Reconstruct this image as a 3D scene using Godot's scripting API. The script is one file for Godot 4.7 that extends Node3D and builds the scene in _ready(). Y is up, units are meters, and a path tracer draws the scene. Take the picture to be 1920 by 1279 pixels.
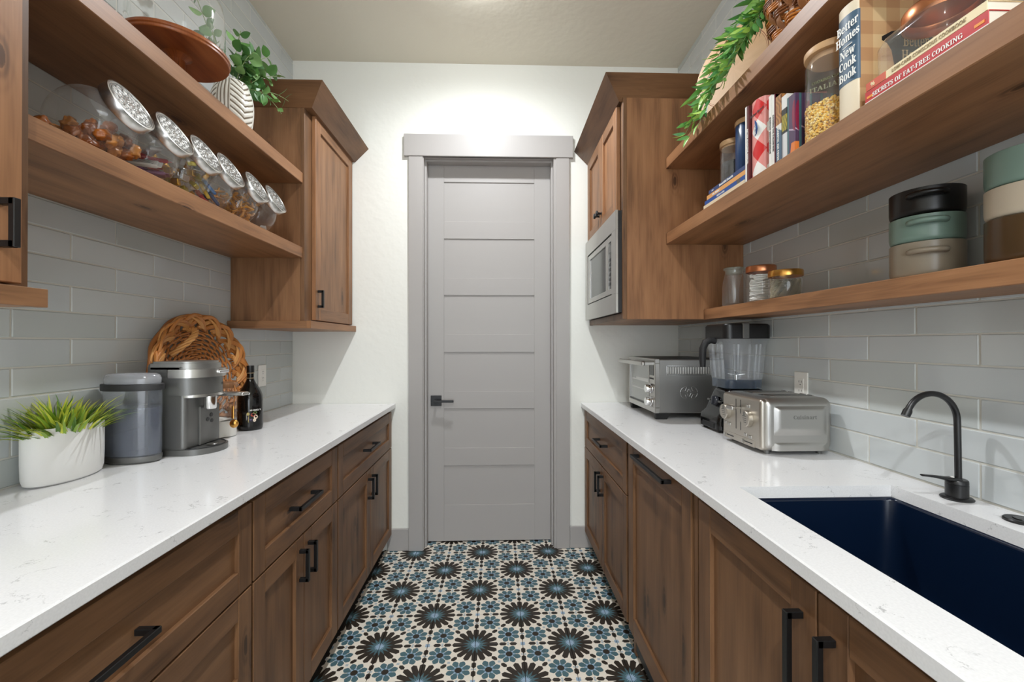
extends Node3D
# A pantry kitchen. Room axes: x to the right, y up, depth D runs away from the camera (z = -D). Metres.

const WL := -1.274      # face of the left wall tiles
const WR := 1.147       # face of the right wall tiles
const WB := 2.71        # face of the back wall (depth)
const CH := 3.048       # ceiling height
const TILE := 0.2032    # floor tile pitch
const LAMPS := [[2.0, 2.0], [-0.7, 2.7], [-1.8, 2.6]]   # depth, energy
const RIM := 0.07
const SKY := 4.6

var rng := RandomNumberGenerator.new()
var mats := {}
var taken := {}
var cache := {}


# ---------------------------------------------------------------- mesh builder
class MB:
	extends RefCounted
	var P := PackedVector3Array()
	var N := PackedVector3Array()
	var U := PackedVector2Array()
	var I := PackedInt32Array()
	var xf := Transform3D()
	var grain := 1
	var uo := Vector2.ZERO

	func add(p: Vector3, n: Vector3, u: Vector2) -> int:
		P.append(xf * p)
		N.append((xf.basis * n).normalized())
		U.append(u)
		return P.size() - 1

	func uvp(p: Vector3, n: Vector3) -> Vector2:
		var a := n.abs().max_axis_index()
		var o := [0, 1, 2]
		o.erase(a)
		var gv: int = grain if grain != a else o[1]
		var gu: int = o[0] if o[0] != gv else o[1]
		return Vector2(p[gu], p[gv]) + uo

	func t(a: int, b: int, c: int) -> void:
		var fn := (P[b] - P[a]).cross(P[c] - P[a])
		if fn.dot(N[a] + N[b] + N[c]) > 0.0:
			I.append_array(PackedInt32Array([a, c, b]))
		else:
			I.append_array(PackedInt32Array([a, b, c]))

	func face(pts: Array, n: Vector3) -> void:
		var b := P.size()
		for p in pts:
			add(p, n, uvp(p, n))
		for k in range(1, pts.size() - 1):
			t(b, b + k, b + k + 1)

	func quad(a: Vector3, b: Vector3, c: Vector3, d: Vector3, n: Vector3, u0 := Vector2.ZERO, u1 := Vector2.ONE) -> void:
		# a lower left, b lower right, c upper right, d upper left, with texture coordinates
		var k := P.size()
		add(a, n, Vector2(u0.x, u1.y)); add(b, n, u1); add(c, n, Vector2(u1.x, u0.y)); add(d, n, u0)
		t(k, k + 1, k + 2); t(k, k + 2, k + 3)

	func box(a: Vector3, b: Vector3, ch := 0.0015) -> MB:
		var lo := Vector3(minf(a.x, b.x), minf(a.y, b.y), minf(a.z, b.z))
		var hi := Vector3(maxf(a.x, b.x), maxf(a.y, b.y), maxf(a.z, b.z))
		var c := (lo + hi) / 2.0
		var h := (hi - lo) / 2.0
		ch = minf(ch, 0.45 * minf(h.x, minf(h.y, h.z)) * 2.0)
		var pt := func(s: Vector3, ax: int) -> Vector3:
			var q := Vector3(s.x * (h.x - ch), s.y * (h.y - ch), s.z * (h.z - ch))
			q[ax] = s[ax] * h[ax]
			return c + q
		for ax in 3:
			var i := (ax + 1) % 3
			var j := (ax + 2) % 3
			for sg in [-1.0, 1.0]:
				var pts := []
				for w in [[-1, -1], [1, -1], [1, 1], [-1, 1]]:
					var s := Vector3.ZERO
					s[ax] = sg; s[i] = w[0]; s[j] = w[1]
					pts.append(pt.call(s, ax))
				var n := Vector3.ZERO
				n[ax] = sg
				face(pts, n)
		if ch > 0.0:
			for k in 3:
				var i := (k + 1) % 3
				var j := (k + 2) % 3
				for si in [-1.0, 1.0]:
					for sj in [-1.0, 1.0]:
						var s0 := Vector3.ZERO
						s0[i] = si; s0[j] = sj; s0[k] = -1
						var s1 := s0
						s1[k] = 1
						var n := Vector3.ZERO
						n[i] = si; n[j] = sj
						face([pt.call(s0, i), pt.call(s1, i), pt.call(s1, j), pt.call(s0, j)], n.normalized())
			for sx in [-1.0, 1.0]:
				for sy in [-1.0, 1.0]:
					for sz in [-1.0, 1.0]:
						var s := Vector3(sx, sy, sz)
						face([pt.call(s, 0), pt.call(s, 1), pt.call(s, 2)], s.normalized())
		return self

	func rbox(a: Vector3, b: Vector3, r: float, n := 4) -> MB:
		# a box with round edges and corners
		var lo := Vector3(minf(a.x, b.x), minf(a.y, b.y), minf(a.z, b.z))
		var hi := Vector3(maxf(a.x, b.x), maxf(a.y, b.y), maxf(a.z, b.z))
		var c := (lo + hi) / 2.0
		var h := (hi - lo) / 2.0
		r = minf(r, minf(h.x, minf(h.y, h.z)) * 0.98)
		var lat := []
		for s in [-1.0, 1.0]:
			for k in n + 1:
				lat.append([(-PI / 2 if s < 0 else 0.0) + k * PI / 2 / n, s])
		var lon := []
		for q in 4:
			for k in n + 1:
				lon.append([q * PI / 2 + k * PI / 2 / n, 1.0 if q in [0, 3] else -1.0, 1.0 if q in [0, 1] else -1.0])
		var base := P.size()
		var w := lon.size()
		for la in lat:
			for lg in lon:
				var d := Vector3(cos(la[0]) * cos(lg[0]), sin(la[0]), cos(la[0]) * sin(lg[0]))
				var p := c + Vector3(lg[1] * (h.x - r), la[1] * (h.y - r), lg[2] * (h.z - r)) + d * r
				add(p, d, uvp(p, d))
		for i in lat.size() - 1:
			for j in w:
				var j2 := (j + 1) % w
				var q := [base + i * w + j, base + i * w + j2, base + (i + 1) * w + j2, base + (i + 1) * w + j]
				t(q[0], q[1], q[2]); t(q[0], q[2], q[3])
		# flat top and bottom
		for s in [-1.0, 1.0]:
			face([c + Vector3(-(h.x - r), s * h.y, -(h.z - r)), c + Vector3(h.x - r, s * h.y, -(h.z - r)), c + Vector3(h.x - r, s * h.y, h.z - r), c + Vector3(-(h.x - r), s * h.y, h.z - r)], Vector3(0, s, 0))
		return self

	func prism(poly: PackedVector2Array, axis: int, t0: float, t1: float, smooth := false, caps := true) -> MB:
		# axis 0: (p.x -> z, p.y -> y); axis 1: (p.x -> x, p.y -> z); axis 2: (p.x -> x, p.y -> y)
		var at := func(p: Vector2, w: float) -> Vector3:
			return Vector3(w, p.y, p.x) if axis == 0 else (Vector3(p.x, w, p.y) if axis == 1 else Vector3(p.x, p.y, w))
		var cnt := poly.size()
		var area := 0.0
		for k in cnt:
			area += poly[k].cross(poly[(k + 1) % cnt])
		var sg := 1.0 if area > 0 else -1.0
		var en := PackedVector2Array()
		for k in cnt:
			var d := poly[(k + 1) % cnt] - poly[k]
			en.append((Vector2(d.y, -d.x) * sg).normalized())
		var run := 0.0
		for k in cnt:
			var k2 := (k + 1) % cnt
			var na := en[k]
			var nb := en[k]
			if smooth:
				var pv := en[(k + cnt - 1) % cnt]
				var nx := en[k2]
				if pv.dot(na) > 0.75: na = (pv + en[k]).normalized()
				if nx.dot(nb) > 0.75: nb = (nx + en[k]).normalized()
			var n0: Vector3 = at.call(na, 0.0)
			var n1: Vector3 = at.call(nb, 0.0)
			var l := poly[k].distance_to(poly[k2])
			var b := P.size()
			add(at.call(poly[k], t0), n0, Vector2(run, t0) + uo)
			add(at.call(poly[k2], t0), n1, Vector2(run + l, t0) + uo)
			add(at.call(poly[k2], t1), n1, Vector2(run + l, t1) + uo)
			add(at.call(poly[k], t1), n0, Vector2(run, t1) + uo)
			t(b, b + 1, b + 2); t(b, b + 2, b + 3)
			run += l
		if caps:
			var tr := Geometry2D.triangulate_polygon(poly)
			for e in [[t0, -signf(t1 - t0)], [t1, signf(t1 - t0)]]:
				var n := Vector3.ZERO
				n[axis] = e[1]
				var b := P.size()
				for p in poly:
					var q: Vector3 = at.call(p, e[0])
					add(q, n, uvp(q, n))
				for k in range(0, tr.size(), 3):
					t(b + tr[k], b + tr[k + 1], b + tr[k + 2])
		return self

	func grid(rows: Array, closed := false, flip := false) -> MB:
		var b := P.size()
		var h := rows.size()
		var w: int = rows[0].size()
		for r in h:
			for c in w:
				var cl := (c + w - 1) % w if closed else maxi(c - 1, 0)
				var cr := (c + 1) % w if closed else mini(c + 1, w - 1)
				var du: Vector3 = rows[r][cr] - rows[r][cl]
				var dv: Vector3 = rows[mini(r + 1, h - 1)][c] - rows[maxi(r - 1, 0)][c]
				if du.length() < 1e-7:
					var rr := 1 if r == 0 else h - 2
					du = rows[rr][cr] - rows[rr][cl]
				var n := du.cross(dv).normalized() * (-1.0 if flip else 1.0)
				add(rows[r][c], n, Vector2(float(c) / (w if closed else w - 1), float(r) / (h - 1)) + uo)
		for r in h - 1:
			for c in (w if closed else w - 1):
				var c2 := (c + 1) % w
				t(b + r * w + c, b + r * w + c2, b + (r + 1) * w + c2)
				t(b + r * w + c, b + (r + 1) * w + c2, b + (r + 1) * w + c)
		return self

	func lathe(prof: Array, segs := 32, at := Vector3.ZERO, sx := 1.0, sz := 1.0) -> MB:
		# profile of Vector2(radius, height); creases where it turns by more than about 40 degrees
		var m := prof.size()
		var sn := []
		for k in m - 1:
			var d: Vector2 = prof[k + 1] - prof[k]
			sn.append(Vector2(d.y, -d.x).normalized())
		for k in m - 1:
			var na: Vector2 = sn[k]
			var nb: Vector2 = sn[k]
			if k > 0 and sn[k - 1].dot(sn[k]) > 0.75: na = (sn[k - 1] + sn[k]).normalized()
			if k < m - 2 and sn[k + 1].dot(sn[k]) > 0.75: nb = (sn[k + 1] + sn[k]).normalized()
			var b := P.size()
			for e in [[prof[k], na], [prof[k + 1], nb]]:
				for s in segs + 1:
					var a := TAU * s / segs
					var p := at + Vector3(cos(a) * e[0].x * sx, e[0].y, sin(a) * e[0].x * sz)
					add(p, Vector3(cos(a) * e[1].x / sx, e[1].y, sin(a) * e[1].x / sz).normalized(), Vector2(float(s) / segs, p.y) + uo)
			for s in segs:
				t(b + s, b + s + 1, b + segs + 2 + s)
				t(b + s, b + segs + 2 + s, b + segs + 1 + s)
		return self

	func tube(path: PackedVector3Array, rad, sides := 8, closed := false, flat := 1.0) -> MB:
		var m := path.size()
		var tg := PackedVector3Array()
		for k in m:
			var a := path[(k + m - 1) % m] if closed or k > 0 else path[0]
			var c := path[(k + 1) % m] if closed or k < m - 1 else path[m - 1]
			tg.append((c - a).normalized())
		var up := tg[0].cross(Vector3.UP)
		if up.length() < 0.1: up = tg[0].cross(Vector3.RIGHT)
		up = up.normalized()
		var b := P.size()
		for k in m:
			up = (up - tg[k] * up.dot(tg[k])).normalized()
			var sd := tg[k].cross(up)
			var r: float = rad[k] if rad is Array or rad is PackedFloat32Array else rad
			for s in sides:
				var a := TAU * s / sides
				var d := up * cos(a) + sd * sin(a) * flat
				add(path[k] + d * r, (up * cos(a) * flat + sd * sin(a)).normalized(), Vector2(float(s) / sides, float(k) / m) + uo)
		for k in (m if closed else m - 1):
			var k2 := (k + 1) % m
			for s in sides:
				var s2 := (s + 1) % sides
				t(b + k * sides + s, b + k * sides + s2, b + k2 * sides + s2)
				t(b + k * sides + s, b + k2 * sides + s2, b + k2 * sides + s)
		if not closed:
			for e in [[0, -1.0], [m - 1, 1.0]]:
				var c := P.size()
				var n: Vector3 = tg[e[0]] * e[1]
				for s in sides:
					add(Vector3.ZERO, n, Vector2.ZERO)
					P[c + s] = P[b + e[0] * sides + s]
				for s in range(1, sides - 1):
					t(c, c + s, c + s + 1)
		return self

	func ball(c: Vector3, r: Vector3, n := 12) -> MB:
		var rows := []
		for i in n + 1:
			var row := PackedVector3Array()
			var la := -PI / 2 + PI * i / n
			for j in n * 2:
				var lo := TAU * j / (n * 2)
				row.append(c + Vector3(cos(la) * cos(lo) * r.x, sin(la) * r.y, cos(la) * sin(lo) * r.z))
			rows.append(row)
		return grid(rows, true, true)

	func rod(a: Vector3, b: Vector3, r: float, sides := 10) -> MB:
		return tube(PackedVector3Array([a, b]), r, sides)

	func loft(secs: Array, n := 5, low := true, top := true) -> MB:
		# rounded rectangles [y, centre x, centre z, half x, half z, corner radius] joined upwards
		var rows := []
		for e in secs:
			var row := PackedVector3Array()
			var r: float = minf(e[5], minf(e[3], e[4]))
			for q in [[1, 1, 0.0], [-1, 1, PI / 2], [-1, -1, PI], [1, -1, PI * 1.5]]:
				for k in n + 1:
					var a: float = q[2] + k * PI / 2 / n
					row.append(Vector3(e[1] + q[0] * (e[3] - r) + cos(a) * r, e[0], e[2] + q[1] * (e[4] - r) + sin(a) * r))
			rows.append(row)
		grid(rows, true, true)
		if low: face(Array(rows[0]), Vector3.DOWN)
		if top: face(Array(rows[-1]), Vector3.UP)
		return self

	func disc(c: Vector3, n: Vector3, r: float, segs := 24) -> MB:
		var e1 := n.cross(Vector3.UP)
		if e1.length() < 0.1: e1 = n.cross(Vector3.RIGHT)
		e1 = e1.normalized()
		var e2 := n.cross(e1).normalized()
		var pts := []
		for s in segs:
			pts.append(c + (e1 * cos(TAU * s / segs) + e2 * sin(TAU * s / segs)) * r)
		face(pts, n.normalized())
		return self

	func mesh(inv := Transform3D()) -> ArrayMesh:
		var a := []
		a.resize(Mesh.ARRAY_MAX)
		var p := P.duplicate()
		var n := N.duplicate()
		if inv != Transform3D():
			for k in p.size():
				p[k] = inv * p[k]
				n[k] = (inv.basis * n[k]).normalized()
		a[Mesh.ARRAY_VERTEX] = p
		a[Mesh.ARRAY_NORMAL] = n
		a[Mesh.ARRAY_TEX_UV] = U
		a[Mesh.ARRAY_INDEX] = I
		var am := ArrayMesh.new()
		am.add_surface_from_arrays(Mesh.PRIMITIVE_TRIANGLES, a)
		return am


# ---------------------------------------------------------------- scene helpers
func at(x: float, y: float, d: float) -> Vector3:
	return Vector3(x, y, -d)


func mb(grain := 1) -> MB:
	var m := MB.new()
	m.grain = grain
	m.uo = Vector2(rng.randf() * 3.0, rng.randf() * 5.0)
	return m


func hang(o: Node3D, called: String, parent: Node) -> void:
	var key := "%d/%s" % [parent.get_instance_id(), called]
	var n: int = taken.get(key, 0)
	taken[key] = n + 1
	o.name = called if n == 0 else "%s_%03d" % [called, n]
	parent.add_child(o, true)


func tag(o: Node, label := "", category := "", group := "", kind := "") -> void:
	for e in [["label", label], ["category", category], ["group", group], ["kind", kind]]:
		if e[1]: o.set_meta(e[0], e[1])


func thing(called: String, label: String, category: String, where: Vector3, group := "") -> Node3D:
	var o := Node3D.new()
	o.position = where
	hang(o, called, self)
	tag(o, label, category, group)
	return o


func sub(called: String, parent: Node3D, where: Vector3) -> Node3D:   # a part made of sub-parts; where is in the world
	var o := Node3D.new()
	hang(o, called, parent)
	o.global_position = where
	return o


func part(called: String, m: MB, mat: Material, parent: Node3D, label := "") -> MeshInstance3D:   # m is built in world axes
	var o := MeshInstance3D.new()
	hang(o, called, parent)
	o.mesh = m.mesh(o.global_transform.affine_inverse())
	o.material_override = mat
	if label: o.set_meta("label", label)
	return o


func local(called: String, mesh: Mesh, mat: Material, parent: Node3D, xf := Transform3D()) -> MeshInstance3D:   # a shared mesh in its own axes
	var o := MeshInstance3D.new()
	o.mesh = mesh
	o.material_override = mat
	o.transform = xf
	hang(o, called, parent)
	return o


func solo(called: String, m: MB, mat: Material, label: String, category: String, where: Vector3, group := "", kind := "") -> MeshInstance3D:
	var o := MeshInstance3D.new()
	o.position = where
	hang(o, called, self)
	o.mesh = m.mesh(Transform3D(Basis(), -where))
	o.material_override = mat
	tag(o, label, category, group, kind)
	return o


func struct(called: String, m: MB, mat: Material, label: String, category: String) -> MeshInstance3D:
	return solo(called, m, mat, label, category, Vector3.ZERO, "", "structure")


func words(text: String, size: float, mat: Material, parent: Node3D, where: Vector3, facing: Basis, bold := false, serif := false, stretch := 1.0, depth := 0.0006, called := "lettering") -> MeshInstance3D:
	var tm := TextMesh.new()
	var f := SystemFont.new()
	f.font_names = PackedStringArray(["Droid Serif" if serif else "Droid Sans"])
	if bold: f.font_weight = 700
	tm.font = f
	tm.font_size = 64
	tm.pixel_size = size / 64.0
	tm.depth = depth
	tm.text = text
	tm.curve_step = 4.0
	var o := MeshInstance3D.new()
	o.mesh = tm
	o.material_override = mat
	hang(o, called, parent)
	o.global_transform = Transform3D(facing * Basis.from_scale(Vector3(stretch, 1, 1)), where)
	return o


func facing(side: float) -> Basis:   # axes of writing on a surface that looks towards x = side
	return Basis(Vector3(0, 0, -side), Vector3.UP, Vector3(side, 0, 0))


# ---------------------------------------------------------------- materials
func surf(key: String, c: Color, rough := 0.5, metal := 0.0, spec := 0.5) -> StandardMaterial3D:
	var m := StandardMaterial3D.new()
	m.resource_name = key
	m.albedo_color = c
	m.roughness = rough
	m.metallic = metal
	m.metallic_specular = spec
	mats[key] = m
	return m


func rgb(r: int, g: int, b: int, a := 1.0) -> Color:
	return Color(r / 255.0, g / 255.0, b / 255.0, a)


func pane(key: String, c: Color, alpha: float, rough := 0.02) -> StandardMaterial3D:
	var m := surf(key, Color(c.r, c.g, c.b, alpha), rough)
	m.transparency = BaseMaterial3D.TRANSPARENCY_ALPHA
	return m


func streaks(w: int, h: int, short: int, freq: float, seed_: int, oct := 3) -> PackedByteArray:
	# seamless noise drawn out along the height
	var f := FastNoiseLite.new()
	f.seed = seed_
	f.noise_type = FastNoiseLite.TYPE_SIMPLEX_SMOOTH
	f.frequency = freq
	f.fractal_octaves = oct
	var im := f.get_seamless_image(w, short, false, false, 0.2, true)
	im.convert(Image.FORMAT_L8)
	if short != h: im.resize(w, h, Image.INTERPOLATE_CUBIC)
	return im.get_data()


func wood_image(seed_: int, dark: Color, mid: Color, lite: Color, knots: int) -> ImageTexture:
	var w := 512
	var h := 1024
	var fine := streaks(w, h, 40, 0.16, seed_, 2)
	var band := streaks(w, h, 72, 0.022, seed_ + 1, 3)
	var blot := streaks(w, h, 256, 0.011, seed_ + 2, 3)
	var kr := RandomNumberGenerator.new()
	kr.seed = seed_ + 7
	var kn := []
	for k in knots:
		kn.append([kr.randf() * w, kr.randf() * h, 5.0 + kr.randf() * 6.0])
	var data := PackedByteArray()
	data.resize(w * h * 3)
	var i := 0
	for y in h:
		var near := []
		for k in kn:
			if absf(y - k[1]) < k[2] * 9.0: near.append(k)
		for x in w:
			var f := fine[i] / 255.0
			var b := band[i] / 255.0
			var g := blot[i] / 255.0
			var s := clampf(0.10 + 0.26 * b + 0.15 * f + 0.50 * g + 0.035 * sin(b * 38.0), 0.0, 1.0)
			for k in near:
				var dx: float = (x - k[0]) / k[2]
				var dy: float = (y - k[1]) / (k[2] * 2.1)
				var d := sqrt(dx * dx + dy * dy)
				if d < 4.0:
					var q := (1.0 - d / 4.0)
					s -= q * q * (0.55 + 0.22 * sin(d * 6.0)) + (0.35 if d < 0.8 else 0.0)
			var c := dark.lerp(mid, clampf(s * 2.0, 0.0, 1.0)) if s < 0.5 else mid.lerp(lite, clampf(s * 2.0 - 1.0, 0.0, 1.0))
			data[i * 3] = int(c.r * 255); data[i * 3 + 1] = int(c.g * 255); data[i * 3 + 2] = int(c.b * 255)
			i += 1
	return ImageTexture.create_from_image(Image.create_from_data(w, h, false, Image.FORMAT_RGB8, data))


func quartz_image() -> ImageTexture:
	var n := 768
	var f := FastNoiseLite.new()
	f.seed = 5
	f.frequency = 0.012
	f.fractal_octaves = 4
	f.domain_warp_enabled = true
	f.domain_warp_amplitude = 34.0
	f.domain_warp_frequency = 0.016
	var im := f.get_seamless_image(n, n, false, false, 0.15, true)
	im.convert(Image.FORMAT_L8)
	var a := im.get_data()
	var m := streaks(n, n, n, 0.009, 31, 3)
	var p := streaks(n, n, n, 0.2, 77, 1)
	var data := PackedByteArray()
	data.resize(n * n * 3)
	for i in n * n:
		var v := absf(a[i] / 255.0 - 0.5)
		var k := clampf(1.0 - v / 0.013, 0.0, 1.0) * clampf((m[i] / 255.0 - 0.56) * 6.0, 0.0, 1.0)
		var c := 238.0 + (p[i] - 128.0) * 0.03 - k * 62.0
		data[i * 3] = int(c); data[i * 3 + 1] = int(c); data[i * 3 + 2] = int(c + 1.0)
	return ImageTexture.create_from_image(Image.create_from_data(n, n, false, Image.FORMAT_RGB8, data))


func floor_tile_image() -> ImageTexture:
	# the print of one floor tile: a quarter of a dark sixteen-rayed star in two opposite corners, a blue flower near the two others
	var n := 640
	var cream := rgb(233, 225, 211)
	var ink := rgb(50, 43, 36)
	var teal := rgb(76, 106, 114)
	var pale := rgb(150, 174, 196)
	var grey := rgb(176, 186, 192)
	var data := PackedByteArray()
	data.resize(n * n * 3)
	var st := deg_to_rad(22.5)
	for yy in n:
		for xx in n:
			var u := (xx + 0.5) / n
			var v := (yy + 0.5) / n
			var q := Vector2(u, v)
			if u + v > 1.0: q = Vector2(1 - u, 1 - v)
			var c := cream
			var r := q.length()
			if r < 0.5:
				var a := atan2(q.y, q.x)
				var k := a - roundf(a / st) * st
				var x := r * cos(k)
				var y := absf(r * sin(k))
				var hw := minf(x * 0.22, 0.058)
				if x > 0.445: hw = 0.058 * clampf((0.49 - x) / 0.04, 0.0, 1.0)
				if y < hw: c = ink
				var k2 := a - (floorf(a / st) + 0.5) * st
				var x2 := r * cos(k2)
				var y2 := absf(r * sin(k2))
				if x2 < 0.275 and y2 < 0.036 * (0.275 - x2) / 0.175: c = teal
				if r < 0.05 or (x2 < 0.12 and y2 < 0.016 * (0.12 - x2) / 0.07): c = pale
			# beads along the joints and on the diagonal
			var e := minf(q.x, q.y)
			var l := maxf(q.x, q.y)
			for bd in [0.58, 0.80]:
				var o := absf(l - bd)
				if o < 0.085 and e < 0.046 * clampf((0.085 - o) / 0.04, 0.0, 1.0): c = ink
			if absf(l - 0.69) + absf(e - 0.028) < 0.03: c = grey
			if e < 0.045 and l > 0.955: c = pale
			var dg := (q.x + q.y) * 0.70711
			var dn := absf(q.x - q.y) * 0.70711
			var od := absf(dg - 0.572)
			if od < 0.075 and dn < 0.042 * clampf((0.075 - od) / 0.036, 0.0, 1.0): c = ink
			if absf(u - 0.5) < 0.028 and absf(v - 0.5) < 0.028: c = grey
			# flower
			var p := Vector2(u, v) - (Vector2(0.705, 0.295) if u > v else Vector2(0.295, 0.705))
			p *= 0.85
			var fr := p.length()
			if fr < 0.24:
				var a := p.angle()
				var s8 := PI / 4
				var k := a - (floorf(a / s8) + 0.5) * s8
				var x := fr * cos(k)
				var y := absf(fr * sin(k))
				var hw := (x - 0.03) * 0.48
				if x > 0.135: hw = 0.053
				if x > 0.168: hw = 0.053 - (x - 0.168) * 0.95
				if x > 0.055 and x < 0.208 and y < hw: c = teal
				var k2 := a - roundf(a / s8) * s8
				var x2 := fr * cos(k2)
				var y2 := absf(fr * sin(k2))
				if x2 > 0.04 and x2 < 0.122 and y2 < (0.021 * (x2 - 0.03) / 0.04 if x2 < 0.07 else 0.021 * (0.122 - x2) / 0.052): c = pale
				if fr < 0.062 - 0.35 * absf(fr * sin(k2)) : c = ink
			var i := (yy * n + xx) * 3
			data[i] = int(c.r * 255); data[i + 1] = int(c.g * 255); data[i + 2] = int(c.b * 255)
	var im := Image.create_from_data(n, n, false, Image.FORMAT_RGB8, data)
	im.generate_mipmaps()
	return ImageTexture.create_from_image(im)


func noise_tex(freq: float, size := 512, oct := 3, normal := false, strength := 4.0, seed_ := 3) -> NoiseTexture2D:
	var f := FastNoiseLite.new()
	f.seed = seed_
	f.frequency = freq
	f.fractal_octaves = oct
	var t := NoiseTexture2D.new()
	t.width = size
	t.height = size
	t.seamless = true
	t.noise = f
	t.as_normal_map = normal
	t.bump_strength = strength
	return t


func make_materials() -> void:
	var wt := [wood_image(11, rgb(76, 52, 35), rgb(130, 94, 66), rgb(158, 118, 85), 3), wood_image(42, rgb(72, 49, 33), rgb(124, 89, 62), rgb(152, 112, 80), 6)]
	var tints := [Color(1.05, 1.04, 1.02), Color(0.95, 0.95, 0.93), Color(1.12, 1.09, 1.05), Color(0.91, 0.91, 0.9)]  # light worked into the colour: uppers brightened, base units darkened
	for k in 4:
		var m := surf("wood%d" % k, tints[k], 0.42, 0.0, 0.42)
		m.albedo_texture = wt[k % 2]
		m.uv1_scale = Vector3(1 / 0.55, 1 / 1.5, 1)
	var q := surf("quartz", Color(1, 1, 1), 0.16, 0.0, 0.5)
	q.albedo_texture = quartz_image()
	q.uv1_triplanar = true
	q.uv1_world_triplanar = true
	q.uv1_scale = Vector3(1.25, 1.25, 1.25)
	for k in 4:
		var c: Color = [rgb(196, 200, 199), rgb(201, 205, 204), rgb(191, 196, 194), rgb(197, 202, 203)][k]
		var m := surf("wall_tile%d" % k, c, 0.10, 0.0, 0.55)
		m.normal_enabled = true
		m.normal_texture = noise_tex(0.008, 256, 2, true, 3.0, 9)
		m.normal_scale = 0.35
		m.uv1_triplanar = true
		m.uv1_scale = Vector3(2, 2, 2)
		m.uv1_offset = Vector3(k * 0.3, k * 0.17, 0)
	surf("grout", rgb(208, 206, 197), 0.85)
	var ft := surf("floor_tile", Color(1, 1, 1), 0.42, 0.0, 0.4)
	ft.albedo_texture = floor_tile_image()
	ft.texture_filter = BaseMaterial3D.TEXTURE_FILTER_LINEAR_WITH_MIPMAPS_ANISOTROPIC
	surf("floor_grout", rgb(46, 42, 38), 0.9)
	var wp := surf("wall_paint", rgb(236, 236, 229), 0.75, 0.0, 0.3)
	wp.heightmap_enabled = true
	wp.heightmap_texture = noise_tex(0.02, 512, 3, false, 1.0, 21)
	wp.heightmap_scale = 0.12
	wp.uv1_triplanar = true
	wp.uv1_world_triplanar = true
	wp.uv1_scale = Vector3(1.2, 1.2, 1.2)
	var cp := wp.duplicate()
	cp.resource_name = "ceiling_paint"
	cp.albedo_color = rgb(232, 226, 210)
	mats["ceiling_paint"] = cp
	surf("door_paint", rgb(170, 166, 163), 0.42, 0.0, 0.4)
	surf("black", rgb(14, 14, 15), 0.38)
	surf("black_matte", rgb(22, 22, 23), 0.6)
	surf("black_gloss", rgb(9, 9, 10), 0.12)
	surf("toe", rgb(62, 42, 28), 0.6)
	surf("sink", rgb(9, 24, 46), 0.22)
	surf("steel", rgb(184, 182, 178), 0.30, 0.95)
	surf("steel_dark", rgb(156, 155, 152), 0.36, 0.85)
	surf("chrome", rgb(225, 225, 225), 0.12, 1.0)
	surf("graphite", rgb(112, 112, 110), 0.38, 0.6)
	surf("charcoal", rgb(46, 46, 47), 0.5)
	surf("white_plastic", rgb(238, 236, 230), 0.4)
	surf("white_glaze", rgb(234, 233, 230), 0.5)
	surf("copper", rgb(205, 136, 96), 0.3, 1.0)
	surf("gold", rgb(214, 160, 84), 0.28, 1.0)
	surf("cap_wood", rgb(202, 162, 118), 0.5)
	surf("red", rgb(196, 34, 36), 0.35)
	surf("navy", rgb(26, 58, 100), 0.3)
	surf("paper", rgb(238, 232, 216), 0.8)
	surf("white_ink", rgb(244, 243, 238), 0.5)
	surf("dark_ink", rgb(38, 36, 34), 0.5)
	pane("clear_glass", rgb(235, 240, 238), 0.06)
	surf("black_satin", rgb(24, 24, 25), 0.34)
	pane("smoke_dark", rgb(84, 98, 116), 0.45)
	pane("tank", rgb(140, 146, 158), 0.2)
	pane("tank_lid", rgb(196, 198, 204), 0.45, 0.15)
	pane("water", rgb(96, 104, 122), 0.42)
	pane("smoke_glass", rgb(186, 194, 204), 0.13)
	var lm := surf("lamp", Color(1, 1, 1), 0.5)
	lm.emission_enabled = true
	lm.emission = Color(1, 0.97, 0.92)
	lm.emission_energy_multiplier = 6.0


# ---------------------------------------------------------------- the place
func _ready() -> void:
	rng.seed = 7
	# camera
	var cam := Camera3D.new()
	cam.name = "camera"
	cam.fov = rad_to_deg(2.0 * atan(639.5 / 806.8))
	cam.near = 0.02
	cam.far = 50.0
	cam.transform = Transform3D(Basis.from_euler(Vector3(0.0043, -0.0317, -0.001)), Vector3(0, 1.291, 0))
	cam.current = true
	add_child(cam)
	# surroundings: fill light comes in only through an unseen doorway added behind the camera
	var we := WorldEnvironment.new()
	we.name = "environment"
	var env := Environment.new()
	env.background_mode = Environment.BG_COLOR
	env.background_color = Color(0.94, 0.97, 1.0)
	env.background_energy_multiplier = SKY
	env.tonemap_mode = Environment.TONE_MAPPER_LINEAR
	env.tonemap_exposure = 1.06
	env.sdfgi_enabled = true
	env.ssao_enabled = true
	env.ssil_enabled = true
	we.environment = env
	add_child(we)
	make_materials()
	# recessed ceiling lamps down the middle of the room
	for e in LAMPS:
		ceiling_lamp(-0.09, e[0], e[1])
	shell()
	floor_tiles()
	wall_tiles()
	door()
	base_units()
	upper_units()
	shelves()
	left_counter_things()
	right_counter_things()
	left_shelf_things()
	right_shelf_things()


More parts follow.
